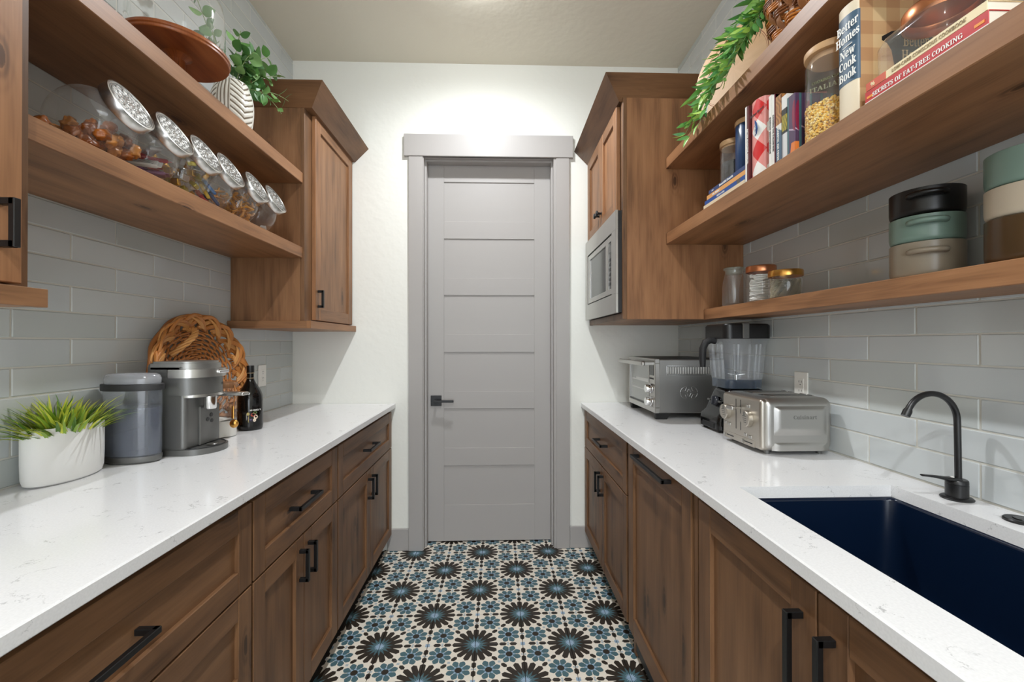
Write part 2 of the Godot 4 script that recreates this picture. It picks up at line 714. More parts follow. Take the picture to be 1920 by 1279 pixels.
func ceiling_lamp(x: float, d: float, energy: float) -> void:
	var y := CH - 0.001
	var t := thing("ceiling_light", "round white recessed ceiling light " + ("nearest the grey door" if d > 1.5 else ("above the sink end of the aisle" if d > -1.0 else "nearest the added doorway")), "ceiling light", at(x, y, d), "recessed ceiling lights")
	var m := mb()
	m.lathe([Vector2(0.062, y), Vector2(0.063, y - 0.010), Vector2(0.085, y - 0.008), Vector2(0.09, y)], 40, at(x, 0, d))
	part("trim_ring", m, mats.white_plastic, t)
	m = mb()
	m.lathe([Vector2(0.0001, y - 0.034), Vector2(0.030, y - 0.031), Vector2(0.052, y - 0.022), Vector2(0.062, y - 0.006), Vector2(0.062, y), Vector2(0.0001, y)], 40, at(x, 0, d))
	part("lamp_lens", m, mats.lamp, t)
	# most of the light goes down, a part of it sideways through the rim of the diffuser
	var l := SpotLight3D.new()
	l.name = "lamp"
	l.light_color = Color(0.97, 0.985, 1.0)
	l.light_energy = energy
	l.light_size = 0.03
	l.spot_range = 12.0
	l.spot_attenuation = 2.0
	l.spot_angle = 88.0
	l.spot_angle_attenuation = 1.0
	l.shadow_enabled = true
	t.add_child(l)
	l.position = Vector3(0, -0.03, 0)
	l.rotation.x = -PI / 2
	var o := OmniLight3D.new()
	o.name = "lamp_rim"
	o.light_color = l.light_color
	o.light_energy = energy * RIM
	o.light_size = 0.025
	o.omni_range = 12.0
	o.omni_attenuation = 2.0
	o.shadow_enabled = true
	t.add_child(o)
	o.position = Vector3(0, -0.026, 0)


func shell() -> void:
	var back := -2.4
	var m := mb()
	m.box(Vector3(WL - 0.3, -0.2, 0.25 - WB - 0.6), Vector3(WR + 0.3, -0.006, -back + 0.2), 0)
	struct("floor", m, mats.floor_grout, "floor of patterned cement tiles in black, blue and cream", "floor")
	m = mb()
	m.box(Vector3(WL - 0.3, CH, -WB - 0.35), Vector3(WR + 0.3, CH + 0.15, -back + 0.2), 0)
	struct("ceiling", m, mats.ceiling_paint, "plain off-white painted ceiling", "ceiling")
	m = mb()
	m.box(Vector3(WL - 0.2, -0.1, -WB - 0.15), Vector3(WL - 0.002, CH, -back + 0.15), 0)
	struct("wall_left", m, mats.grout, "left wall covered in long glossy grey tiles", "wall")
	m = mb()
	m.box(Vector3(WR + 0.2, -0.1, -WB - 0.15), Vector3(WR + 0.002, CH, -back + 0.15), 0)
	struct("wall_right", m, mats.grout, "right wall covered in long glossy grey tiles above the sink counter", "wall")
	m = mb()
	m.box(Vector3(WL - 0.2, -0.1, -back), Vector3(-0.9, CH, -back + 0.15), 0)  # unseen wall; its opening is added to let fill light in
	m.box(Vector3(0.8, -0.1, -back), Vector3(WR + 0.2, CH, -back + 0.15), 0)
	m.box(Vector3(-0.9, 2.45, -back), Vector3(0.8, CH, -back + 0.15), 0)
	struct("wall_front", m, mats.wall_paint, "white wall behind the viewer with a wide doorway opening added for fill light", "wall")
	# back wall with its doorway
	m = mb()
	m.box(at(WL - 0.1, -0.1, WB), at(-0.488, CH, WB + 0.16), 0)
	m.box(at(0.382, -0.1, WB), at(WR + 0.1, CH, WB + 0.16), 0)
	m.box(at(-0.488, 2.475, WB), at(0.382, CH, WB + 0.16), 0)
	struct("wall_back", m, mats.wall_paint, "white painted end wall around the grey door", "wall")
	m = mb()
	m.box(at(-0.7, 0, WB + 0.25), at(0.6, 2.7, WB + 0.3), 0)
	m.box(at(-0.7, 0, WB + 0.16), at(-0.6, 2.7, WB + 0.25), 0)
	m.box(at(0.6, 0, WB + 0.16), at(0.5, 2.7, WB + 0.25), 0)
	m.box(at(-0.7, 2.6, WB + 0.16), at(0.6, 2.7, WB + 0.25), 0)
	struct("wall_beyond", m, mats.wall_paint, "white wall hidden behind the closed grey door", "wall")
	# baseboards
	m = mb(0)
	m.box(at(-0.69, 0, WB), at(-0.557, 0.136, WB - 0.015), 0.003)
	struct("baseboard_left", m, mats.door_paint, "short grey baseboard left of the door casing", "baseboard")
	m = mb(0)
	m.box(at(0.448, 0, WB), at(0.60, 0.136, WB - 0.015), 0.003)
	struct("baseboard_right", m, mats.door_paint, "short grey baseboard right of the door casing", "baseboard")


func floor_tiles() -> void:
	var fl: Node3D = get_node("floor")
	var g := 0.0022
	var h := TILE / 2 - g / 2
	var meshes := []
	for flip in 2:
		var m := MB.new()
		var b := 0.0012
		var y := 0.0
		var i := h - b
		var uv := func(p: Vector3) -> Vector2:
			var u := Vector2(p.x / TILE + 0.5, p.z / TILE + 0.5)
			return Vector2(1 - u.x, u.y) if flip else u
		for e in [[Vector3.UP, [Vector3(-i, y, -i), Vector3(i, y, -i), Vector3(i, y, i), Vector3(-i, y, i)]]]:
			var k := m.P.size()
			for p in e[1]: m.add(p, e[0], uv.call(p))
			m.t(k, k + 1, k + 2); m.t(k, k + 2, k + 3)
		for s in 4:
			var q := Basis(Vector3.UP, s * PI / 2)
			var pts := [Vector3(-i, y, i), Vector3(i, y, i), Vector3(h, y - b, h), Vector3(-h, y - b, h)]
			var pts2 := [Vector3(-h, y - b, h), Vector3(h, y - b, h), Vector3(h, -0.008, h), Vector3(-h, -0.008, h)]
			for e in [[pts, Vector3(0, 0.7, 0.7)], [pts2, Vector3(0, 0, 1)]]:
				var k := m.P.size()
				for p in e[0]: m.add(q * p, q * e[1], uv.call(q * p))
				m.t(k, k + 1, k + 2); m.t(k, k + 2, k + 3)
		meshes.append(m.mesh())
	for j in range(-1, 14):
		for c in range(-3, 4):
			var p := Vector3(c * TILE - 0.0996 + TILE / 2, -rng.randf() * 0.0004, -(2.664 - j * TILE) + TILE / 2)
			local("tile", meshes[(c + j + 20) % 2], mats.floor_tile, fl, Transform3D(Basis(), p))


func tile_mesh(l: float, h: float) -> ArrayMesh:   # a glazed wall tile seen from +x, its centre on the wall
	var key := "tile %.3f %.3f" % [l, h]
	if not cache.has(key):
		var m := MB.new()
		m.box(Vector3(-0.008, -h / 2, -l / 2), Vector3(0.0, h / 2, l / 2), 0.002)
		cache[key] = m.mesh()
	return cache[key]


func wall_tiles() -> void:
	var pl := 0.3085
	for side in [-1, 1]:
		var wall: Node3D = get_node("wall_left" if side < 0 else "wall_right")
		var ph := 0.0782 if side < 0 else 0.0772
		var y0 := 0.914 if side < 0 else 0.926
		var even := 1.324 if side < 0 else 0.991
		var odd := 1.475 if side < 0 else 1.147
		var n := 0
		while true:
			var lo := y0 + n * ph
			var hi := minf(lo + ph, CH)
			if n == 0: lo = 0.916
			if lo > CH - 0.012: break
			var j := (even if n % 2 == 0 else odd) - 3 * pl
			while j < WB:
				var a := j
				var b := minf(j + pl, WB)
				j += pl
				if b - a < 0.02 or b < 0.05: continue
				var hid := 2.09 if side < 0 else 1.98
				if a > hid and lo > 1.41 and hi < 2.42: continue     # wholly behind a wall cabinet
				var l := b - a - 0.0045
				var h := hi - lo - 0.0042
				var bs := Basis(Vector3.UP, 0.0 if side < 0 else PI)
				bs = Basis(Vector3(0, 1, 0), rng.randf_range(-0.003, 0.003)) * Basis(Vector3(0, 0, 1), rng.randf_range(-0.004, 0.004)) * bs
				var p := at(WL + rng.randf() * 0.0005 if side < 0 else WR - rng.randf() * 0.0005, (lo + hi) / 2, (a + b) / 2)
				local("tile", tile_mesh(l, h), mats["wall_tile%d" % rng.randi_range(0, 3)], wall, Transform3D(bs, p))
			n += 1


func door() -> void:
	var z := 2.803
	var d := Node3D.new()
	d.position = at(-0.057, 0, z)
	hang(d, "door_1", self)
	tag(d, "tall grey six-panel door with a black lever handle", "door", "", "structure")
	var x0 := -0.462
	var x1 := 0.346
	var ys := [0.008, 0.241, 0.496, 0.609, 0.865, 0.976, 1.231, 1.345, 1.601, 1.712, 1.968, 2.080, 2.336, 2.452]
	for e in [[x0, -0.352], [0.235, x1]]:
		part("stile", mb().box(at(e[0], ys[0], z), at(e[1], ys[13], z + 0.035), 0.001), mats.door_paint, d)
	for k in range(0, 14, 2):
		part("rail", mb(0).box(at(-0.352, ys[k], z), at(0.235, ys[k + 1], z + 0.035), 0.001), mats.door_paint, d)
	for k in range(1, 13, 2):
		part("panel", mb().box(at(-0.36, ys[k] - 0.005, z + 0.007), at(0.243, ys[k + 1] + 0.005, z + 0.028), 0), mats.door_paint, d)
	var m := mb()
	m.box(at(-0.437, 0.884, z), at(-0.368, 0.951, z - 0.009), 0.0015)
	m.rod(at(-0.402, 0.918, z), at(-0.402, 0.918, z - 0.05), 0.009, 14)
	m.box(at(-0.411, 0.911, z - 0.043), at(-0.286, 0.926, z - 0.057), 0.0015)
	part("door_handle", m, mats.black, d, "black square lever handle")
	# frame: jamb and stop, then the flat casing
	m = mb()
	for s in [-1, 1]:
		var xa := x0 - 0.003 if s < 0 else x1 + 0.003
		m.box(at(xa, 0, WB - 0.012), at(xa + s * 0.02, 2.476, WB + 0.14), 0.001)
		m.box(at(xa - s * 0.0115, 0, WB + 0.03), at(xa, 2.444, z - 0.003), 0.001)
	m.box(at(x0 - 0.023, 2.455, WB - 0.012), at(x1 + 0.023, 2.476, WB + 0.14), 0.001)
	m.box(at(x0 - 0.003, 2.443, WB + 0.03), at(x1 + 0.003, 2.455, z - 0.003), 0.001)
	struct("trim_1", m, mats.door_paint, "grey jamb and stop lining the doorway", "door frame")
	m = mb()
	m.box(at(-0.558, 0, WB), at(-0.47, 2.455, WB - 0.019), 0.002)
	struct("trim_2", m, mats.door_paint, "flat grey casing board left of the door", "door casing")
	m = mb()
	m.box(at(0.448, 0, WB), at(0.364, 2.455, WB - 0.019), 0.002)
	struct("trim_3", m, mats.door_paint, "flat grey casing board right of the door", "door casing")
	m = mb(0)
	m.box(at(-0.586, 2.455, WB), at(0.471, 2.593, WB - 0.024), 0.002)
	struct("trim_4", m, mats.door_paint, "wide grey head casing above the door", "door casing")


# ---------------------------------------------------------------- cabinets
var lower := true


func wood(k := -1) -> Material:
	return mats["wood%d" % (k if k >= 0 else rng.randi_range(0, 1) * 2 + (1 if lower else 0))]


func pull(parent: Node3D, side: float, x: float, a: Vector2, b: Vector2, out := 0.032) -> void:
	# black square bar pull; a and b are (depth, y) of its ends, x is the face it stands on, side the way it looks
	var m := mb()
	var h := 0.0062
	var up := absf(b.y - a.y) > absf(b.x - a.x)
	var f := x + side * out
	var lo := Vector2(minf(a.x, b.x), minf(a.y, b.y))
	var hi := Vector2(maxf(a.x, b.x), maxf(a.y, b.y))
	if up:
		m.box(at(f, lo.y, lo.x - h), at(f - side * 0.011, hi.y, lo.x + h), 0.001)
		for y in [lo.y, hi.y - 2 * h]:
			m.box(at(x, y, lo.x - h), at(f - side * 0.002, y + 2 * h, lo.x + h), 0.001)
	else:
		m.box(at(f, lo.y - h, lo.x), at(f - side * 0.011, lo.y + h, hi.x), 0.001)
		for d in [lo.x, hi.x - 2 * h]:
			m.box(at(x, lo.y - h, d), at(f - side * 0.002, lo.y + h, d + 2 * h), 0.001)
	part("handle", m, mats.black, parent, "black bar handle")


func front(parent: Node3D, called: String, side: float, x: float, d0: float, d1: float, y0: float, y1: float, fr := 0.058, rail := 0.06) -> Node3D:
	# a framed (shaker) door or drawer front on the plane x, looking towards side
	var o := sub(called, parent, at(x, y0, (d0 + d1) / 2))
	var th := x - side * 0.02
	var w := wood()
	for e in [[d0, d0 + fr], [d1 - fr, d1]]:
		part("stile", mb(1).box(at(th, y0, e[0]), at(x, y1, e[1]), 0.0018), wood(), o)
	for e in [[y0, y0 + rail], [y1 - rail, y1]]:
		part("rail", mb(2).box(at(th, e[0], d0 + fr), at(x - side * 0.0004, e[1], d1 - fr), 0.0018), wood(), o)
	part("panel", mb(1 if y1 - y0 > 0.3 else 2).box(at(th, y0 + rail - 0.004, d0 + fr - 0.004), at(x - side * 0.0105, y1 - rail + 0.004, d1 - fr + 0.004), 0), w, o)
	return o


func base_units() -> void:
	# left run
	var x := -0.663
	var specs := [
		["far", 1.803, 2.708, "brown-stained base cabinet in the left run beside the door casing, one drawer over two doors"],
		["mid", 1.187, 1.800, "middle base cabinet of the left run, narrow drawer over two doors"],
		["near", 0.268, 1.184, "wide three-drawer base cabinet at the near end of the left run"]]
	for s in specs:
		var t := thing("base_cabinet", s[3], "cabinet", at((WL + x) / 2, 0, (s[1] + s[2]) / 2))
		var b := mb(1)
		b.box(at(WL + 0.002, 0.10, s[1]), at(x - 0.021, 0.884, s[2]), 0.001)
		part("body", b, wood(1), t)
		part("toe_kick", mb(2).box(at(x - 0.09, 0.0, s[1]), at(x - 0.075, 0.10, s[2]), 0), mats.toe, t)
		var a: float = s[1] + 0.003
		var z: float = s[2] - 0.003 - (0.010 if s[0] == "far" else 0.0)
		var c := (a + z) / 2
		var dr := front(t, "drawer", 1, x, a, z, 0.645, 0.863)
		var hl := 0.085 if s[0] != "near" else 0.105
		pull(dr, 1, x - 0.0105, Vector2(c - hl, 0.755), Vector2(c + hl, 0.755), 0.042)
		if s[0] == "near":
			for e in [[0.375, 0.640], [0.102, 0.371]]:
				var lowd := front(t, "drawer", 1, x, a, z, e[0], e[1])
				pull(lowd, 1, x - 0.0105, Vector2(c - hl, (e[0] + e[1]) / 2), Vector2(c + hl, (e[0] + e[1]) / 2), 0.042)
		else:
			var d1 := front(t, "door", 1, x, a, c - 0.0018, 0.102, 0.640)
			pull(d1, 1, x, Vector2(c - 0.032, 0.495), Vector2(c - 0.032, 0.602))
			var d2 := front(t, "door", 1, x, c + 0.0018, z, 0.102, 0.640)
			pull(d2, 1, x, Vector2(c + 0.032, 0.495), Vector2(c + 0.032, 0.602))
	# right run
	x = 0.542
	var t := thing("base_cabinet", "brown-stained base cabinet in the right run beside the door casing, drawer over two doors", "cabinet", at((WR + x) / 2, 0, 2.25))
	part("body", mb(1).box(at(WR - 0.002, 0.10, 1.787), at(x + 0.021, 0.884, 2.708), 0.001), wood(1), t)
	part("toe_kick", mb(2).box(at(x + 0.09, 0, 1.787), at(x + 0.075, 0.10, 2.708), 0), mats.toe, t)
	var dr := front(t, "drawer", -1, x, 1.811, 2.695, 0.645, 0.872)
	pull(dr, -1, x + 0.0105, Vector2(2.165, 0.765), Vector2(2.335, 0.765), 0.042)
	var a := front(t, "door", -1, x, 1.811, 2.2512, 0.106, 0.640)
	pull(a, -1, x, Vector2(2.219, 0.495), Vector2(2.219, 0.602))
	a = front(t, "door", -1, x, 2.2548, 2.695, 0.106, 0.640)
	pull(a, -1, x, Vector2(2.287, 0.495), Vector2(2.287, 0.602))
	# dishwasher behind a matching panel
	t = thing("dishwasher", "panelled dishwasher front with one long black bar handle across its top", "dishwasher", at((WR + x) / 2, 0, 1.49))
	part("body", mb(1).box(at(WR - 0.05, 0.02, 1.200), at(x + 0.024, 0.882, 1.782), 0.001), mats.charcoal, t)
	part("side_post", mb(1).box(at(x + 0.022, 0.0, 1.758), at(x + 0.07, 0.11, 1.784), 0.001), wood(1), t)
	var pn := front(t, "door", -1, x, 1.198, 1.783, 0.105, 0.878, 0.062, 0.075)
	pull(pn, -1, x, Vector2(1.335, 0.853), Vector2(1.655, 0.853), 0.034)
	# sink cabinet
	t = thing("base_cabinet", "sink cabinet with two tall plain-topped doors and upright black handles", "cabinet", at((WR + x) / 2, 0, 0.72))
	var b := mb(1)
	b.box(at(WR - 0.002, 0.10, 1.17), at(x + 0.006, 0.884, 1.192), 0.001)
	b.box(at(WR - 0.002, 0.10, 0.25), at(x + 0.021, 0.12, 1.17), 0.001)
	b.box(at(WR - 0.002, 0.10, 0.25), at(x + 0.021, 0.884, 0.27), 0.001)
	b.box(at(x + 0.04, 0.80, 0.27), at(x + 0.022, 0.884, 1.17), 0.001)
	part("body", b, wood(3), t)
	part("toe_kick", mb(2).box(at(x + 0.09, 0, 0.25), at(x + 0.075, 0.10, 1.19), 0), mats.toe, t)
	a = front(t, "door", -1, x, 0.7205, 1.153, 0.106, 0.866, 0.064, 0.064)
	pull(a, -1, x, Vector2(0.756, 0.655), Vector2(0.756, 0.812))
	a = front(t, "door", -1, x, 0.285, 0.7165, 0.106, 0.866, 0.064, 0.064)
	pull(a, -1, x, Vector2(0.682, 0.655), Vector2(0.682, 0.812))
	# worktops
	var m := mb()
	m.prism(PackedVector2Array([Vector2(WL + 0.001, 0.884), Vector2(-0.645, 0.884), Vector2(-0.642, 0.887), Vector2(-0.642, 0.911), Vector2(-0.645, 0.914), Vector2(WL + 0.001, 0.914)]), 2, -2.708, -0.2)
	solo("worktop", m, mats.quartz, "white veined quartz worktop of the left run", "worktop", at((WL - 0.642) / 2, 0.884, 1.45))
	m = mb()
	m.prism(PackedVector2Array([Vector2(0.628, 0.884), Vector2(0.525, 0.884), Vector2(0.522, 0.887), Vector2(0.522, 0.911), Vector2(0.525, 0.914), Vector2(0.628, 0.914)]), 2, -2.708, -0.2)
	m.box(at(0.628, 0.884, 1.106), at(WR - 0.001, 0.914, 2.708), 0)
	m.box(at(0.628, 0.884, 0.2), at(WR - 0.001, 0.914, 0.345), 0)
	m.box(at(1.036, 0.884, 0.345), at(WR - 0.001, 0.914, 1.106), 0)
	solo("worktop", m, mats.quartz, "white quartz worktop of the right run with the sink cut into it", "worktop", at((WR + 0.522) / 2, 0.884, 1.45))
	# sink
	m = mb()
	var rows := []
	for e in [[0.012, 0.8835, 0.012], [0.002, 0.8835, 0.012], [-0.002, 0.876, 0.03], [-0.012, 0.70, 0.045], [-0.016, 0.672, 0.05], [-0.03, 0.660, 0.05], [-0.19, 0.656, 0.02]]:
		var row := PackedVector3Array()
		var xa: float = 0.632 - e[0]
		var xb: float = 1.034 + e[0]
		var da: float = 0.35 - e[0]
		var db: float = 1.102 + e[0]
		var r: float = e[2]
		for q in [[xb - r, db - r, 0.0], [xa + r, db - r, PI / 2], [xa + r, da + r, PI], [xb - r, da + r, PI * 1.5]]:
			for k in 7:
				var an: float = q[2] + k * PI / 12
				row.append(at(q[0] + cos(an) * r, e[1], q[1] + sin(an) * r))
		rows.append(row)
	m.grid(rows, true)
	m.face([at(0.83, 0.656, 0.56), at(0.84, 0.656, 0.56), at(0.84, 0.656, 0.9), at(0.83, 0.656, 0.9)], Vector3.UP)
	var sk := thing("sink", "dark navy undermount sink set in the right worktop", "sink", at(0.83, 0.656, 0.72))
	part("basin", m, mats.sink, sk)
	m = mb()
	m.lathe([Vector2(0.001, 0.658), Vector2(0.04, 0.658), Vector2(0.046, 0.662), Vector2(0.056, 0.6625), Vector2(0.058, 0.657)], 28, at(0.9, 0, 0.72))
	part("drain", m, mats.black, sk)


func crown(t: Node3D, side: float, wall: float, d_near: float, d_far: float, xb: float, near_side: bool) -> void:
	# flat crown boards set at 45 degrees; xb is the foot of the board on the front of the cabinet
	var out := 0.083
	var y0 := 2.418
	var y1 := 2.502
	var xt := xb + side * out
	var dt := d_near - out if near_side else d_near
	var m := mb(2)
	var th := 0.016
	var n := Vector3(side * 0.7071, -0.7071, 0)
	# front board with its mitred end
	var q := [at(xb, y0, d_near), at(xb, y0, d_far), at(xt, y1, d_far), at(xt, y1, dt)]
	m.face(q, n)
	m.face([q[2], q[3], at(xt - side * th, y1 + th * 0.5, dt + th), at(xt - side * th, y1 + th * 0.5, d_far)], Vector3(side * 0.4, 0.9, 0).normalized())
	m.face([q[0], q[1], at(xb - side * 0.06, y0 + 0.001, d_far), at(xb - side * 0.06, y0 + 0.001, d_near + 0.06)], Vector3.DOWN)
	m.face([q[1], q[2], at(xt - side * th, y1 + th * 0.5, d_far), at(xb - side * 0.02, y0 + 0.02, d_far)], Vector3(0, 0, -1))
	m.face([at(xt - side * th, y1 + th * 0.5, dt + th), at(xt - side * th, y1 + th * 0.5, d_far), at(xb - side * 0.02, y0 + 0.02, d_far), at(xb - side * 0.02, y0 + 0.02, d_near + 0.02)], -n)
	part("crown_board", m, wood(3), t)
	if near_side:
		m = mb(0)
		n = Vector3(0, -0.7071, 0.7071)
		var w := wall
		q = [at(xb, y0, d_near), at(w, y0, d_near), at(w, y1, dt), at(xt, y1, dt)]
		m.face(q, n)
		m.face([q[3], q[2], at(w, y1 + th * 0.5, dt + th), at(xt - side * th, y1 + th * 0.5, dt + th)], Vector3(0, 0.9, 0.4).normalized())
		m.face([q[0], q[1], at(w, y0 + 0.001, d_near + 0.06), at(xb - side * 0.06, y0 + 0.001, d_near + 0.06)], Vector3.DOWN)
		m.face([at(xt - side * th, y1 + th * 0.5, dt + th), at(w, y1 + th * 0.5, dt + th), at(w, y0 + 0.02, d_near + 0.02), at(xb - side * 0.02, y0 + 0.02, d_near + 0.02)], -n)
		part("crown_board", m, wood(1), t)


func upper_units() -> void:
	lower = false
	# left wall cabinet beside the door
	var t := thing("wall_cabinet", "left wall cabinet beside the door, one tall framed door under a sloping crown", "cabinet", at(-1.09, 1.361, 2.4))
	part("side_panel", mb(1).box(at(WL + 0.001, 1.396, 2.087), at(-0.945, 2.43, 2.105), 0.001), wood(0), t)
	part("body", mb(1).box(at(WL + 0.001, 1.397, 2.106), at(-0.945, 2.43, 2.708), 0.001), wood(1), t)
	part("face_frame", mb(1).box(at(-0.9445, 1.396, 2.085), at(-0.9265, 2.43, 2.708), 0.0015), wood(3), t)
	var d := front(t, "door", 1, -0.906, 2.164, 2.70, 1.404, 2.425, 0.062, 0.062)
	pull(d, 1, -0.906, Vector2(2.192, 1.468), Vector2(2.192, 1.556), 0.03)
	part("light_rail", mb(0).box(at(WL + 0.001, 1.361, 2.061), at(-0.905, 1.396, 2.08), 0.001), wood(0), t)
	part("light_rail", mb(2).box(at(-0.905, 1.361, 2.061), at(-0.885, 1.396, 2.708), 0.001), wood(2), t)
	part("bottom_panel", mb(2).box(at(WL + 0.001, 1.362, 2.08), at(-0.905, 1.3965, 2.708), 0), wood(2), t)
	crown(t, 1, WL + 0.001, 2.084, 2.708, -0.891, true)
	# the one at the near end of the left wall, cut by the frame
	t = thing("wall_cabinet", "near left wall cabinet cut off by the edge of the view", "cabinet", at(-1.09, 1.361, 0.55))
	part("body", mb(1).box(at(WL + 0.001, 1.397, 0.25), at(-0.945, 2.43, 0.862), 0.001), wood(1), t)
	part("face_frame", mb(1).box(at(-0.9445, 1.396, 0.25), at(-0.9265, 2.43, 0.878), 0.0015), wood(3), t)
	d = front(t, "door", 1, -0.906, 0.28, 0.848, 1.404, 2.425, 0.062, 0.062)
	pull(d, 1, -0.906, Vector2(0.812, 1.466), Vector2(0.812, 1.556), 0.03)
	part("light_rail", mb(2).box(at(-0.905, 1.361, 0.25), at(-0.885, 1.397, 0.875), 0.001), wood(0), t)
	part("bottom_panel", mb(2).box(at(WL + 0.001, 1.362, 0.25), at(-0.905, 1.3965, 0.875), 0), wood(2), t)
	crown(t, 1, WL, 0.25, 0.87, -0.891, false)
	# right wall cabinet with the microwave
	t = thing("wall_cabinet", "right wall cabinet beside the door, two small doors above a built-in microwave", "cabinet", at(0.86, 1.40, 2.34))
	part("side_panel", mb(1).box(at(WR - 0.001, 1.400, 1.975), at(0.596, 2.43, 1.993), 0.001), wood(2), t)
	part("body", mb(1).box(at(WR - 0.001, 1.925, 1.994), at(0.603, 2.43, 2.708), 0.001), wood(1), t)
	part("back_panel", mb(1).box(at(WR - 0.001, 1.42, 1.994), at(1.13, 1.925, 2.708), 0), wood(1), t)
	part("bottom_panel", mb(2).box(at(WR - 0.001, 1.402, 1.994), at(0.603, 1.425, 2.708), 0), wood(2), t)
	var ff := mb(1)
	ff.box(at(0.5955, 1.400, 1.973), at(0.578, 2.43, 2.005), 0.0015)
	ff.box(at(0.5955, 1.400, 2.005), at(0.578, 1.431, 2.708), 0.0015)
	ff.box(at(0.6025, 1.914, 2.005), at(0.586, 2.43, 2.708), 0.001)
	part("face_frame", ff, wood(3), t)
	for e in [[2.036, 2.3595, 2.335], [2.3625, 2.698, 2.387]]:
		d = front(t, "door", -1, 0.564, e[0], e[1], 1.918, 2.420, 0.058, 0.058)
		var m := mb()
		m.xf = Transform3D(Basis(Vector3(0, 0, 1), PI / 2), at(0.564, 1.998, e[2]))
		m.lathe([Vector2(0.0001, 0.031), Vector2(0.013, 0.031), Vector2(0.0145, 0.028), Vector2(0.0145, 0.022), Vector2(0.007, 0.018), Vector2(0.006, 0.004), Vector2(0.010, 0.0)], 20)
		part("knob", m, mats.black, d, "black round knob")
	crown(t, -1, WR - 0.001, 1.987, 2.708, 0.564, true)
	# microwave
	t = thing("microwave", "stainless built-in microwave with a framed window in the right wall cabinet", "microwave", at(0.7, 1.43, 2.335))
	var m := mb()
	m.box(at(0.60, 1.44, 2.06), at(1.08, 1.90, 2.62), 0.002)
	part("body", m, mats.charcoal, t)
	var fx := 0.548
	m = mb()
	m.box(at(fx, 1.431, 1.992), at(fx + 0.012, 1.522, 2.684), 0.001)
	m.box(at(fx, 1.823, 1.992), at(fx + 0.012, 1.913, 2.684), 0.001)
	m.box(at(fx, 1.522, 1.992), at(fx + 0.012, 1.823, 2.066), 0.001)
	m.box(at(fx, 1.522, 2.628), at(fx + 0.012, 1.823, 2.684), 0.001)
	part("trim_frame", m, mats.steel, t)
	part("trim_back", mb().box(at(fx + 0.012, 1.433, 1.994), at(0.60, 1.911, 2.682), 0.001), mats.black, t)
	m = mb()
	var o := fx + 0.003
	m.box(at(o, 1.529, 2.073), at(o + 0.012, 1.556, 2.621), 0.001)
	m.box(at(o, 1.789, 2.073), at(o + 0.012, 1.816, 2.621), 0.001)
	m.box(at(o, 1.556, 2.573), at(o + 0.012, 1.789, 2.621), 0.001)
	m.box(at(o, 1.556, 2.143), at(o + 0.012, 1.789, 2.192), 0.001)
	m.box(at(o, 1.556, 2.073), at(o + 0.012, 1.789, 2.082), 0.001)
	part("door_frame", m, mats.steel, t)
	part("window", mb().box(at(o + 0.006, 1.556, 2.192), at(o + 0.012, 1.789, 2.573), 0), mats.black_gloss, t)
	m = mb()
	m.box(at(o + 0.004, 1.556, 2.082), at(o + 0.012, 1.789, 2.143), 0)
	part("control_panel", m, mats.black_gloss, t)
	m = mb()
	for r in 6:
		for c in 3:
			m.box(at(o + 0.0035, 1.575 + r * 0.024, 2.090 + c * 0.0165), at(o + 0.0045, 1.589 + r * 0.024, 2.102 + c * 0.0165), 0)
	part("key_pad", m, mats.charcoal, t)
	part("display", mb().box(at(o + 0.003, 1.738, 2.090), at(o + 0.0045, 1.772, 2.136), 0), mats.graphite, t)


func shelves() -> void:
	var w := wood(2)
	solo("shelf", mb(2).box(at(WL + 0.0015, 1.697, 0.879), at(-0.9335, 1.748, 2.0845), 0.002), w, "lower left wooden shelf holding the row of slanted jars", "shelf", at(-1.1, 1.697, 1.48))
	solo("shelf", mb(2).box(at(WL + 0.0015, 2.054, 0.879), at(-0.9335, 2.105, 2.0845), 0.002), w, "upper left wooden shelf under the glass cake dome", "shelf", at(-1.1, 2.054, 1.48))
	solo("shelf", mb(2).box(at(WR - 0.0015, 2.098, 0.2), at(0.779, 2.148, 1.9725), 0.002), w, "top right wooden shelf under the basket of greenery", "shelf", at(0.96, 2.098, 1.1))
	solo("shelf", mb(2).box(at(WR - 0.0015, 1.747, 0.2), at(0.779, 1.798, 1.9725), 0.002), w, "middle right wooden shelf holding the cookbooks", "shelf", at(0.96, 1.747, 1.1))
	solo("shelf", mb(2).box(at(WR - 0.0015, 1.397, 0.2), at(0.955, 1.446, 1.9725), 0.002), w, "shallow lowest right wooden shelf holding pots and small jars", "shelf", at(1.05, 1.397, 1.1))


# ---------------------------------------------------------------- things on the left worktop
func bend(a: Vector3, b: Vector3, c: Vector3, n := 12) -> PackedVector3Array:   # a curve from a to c drawn towards b
	var o := PackedVector3Array()
	for k in n + 1:
		var t := float(k) / n
		o.append(a.lerp(b, t).lerp(b.lerp(c, t), t))
	return o


func blade_mesh(l: float, w: float, curl: float) -> ArrayMesh:
	var m := MB.new()
	var rows := []
	for k in 7:
		var t := k / 6.0
		var a := curl * t
		var c := Vector3(0, l * t * cos(a * 0.5), l * t * sin(a * 0.5))
		var ww := w * (0.6 + 1.2 * t if t < 0.33 else 1.0 - pow((t - 0.33) / 0.67, 1.6))
		rows.append(PackedVector3Array([c + Vector3(-ww, 0, 0), c + Vector3(0, 0, -ww * 0.35), c + Vector3(ww, 0, 0)]))
	m.grid(rows)
	return m.mesh()


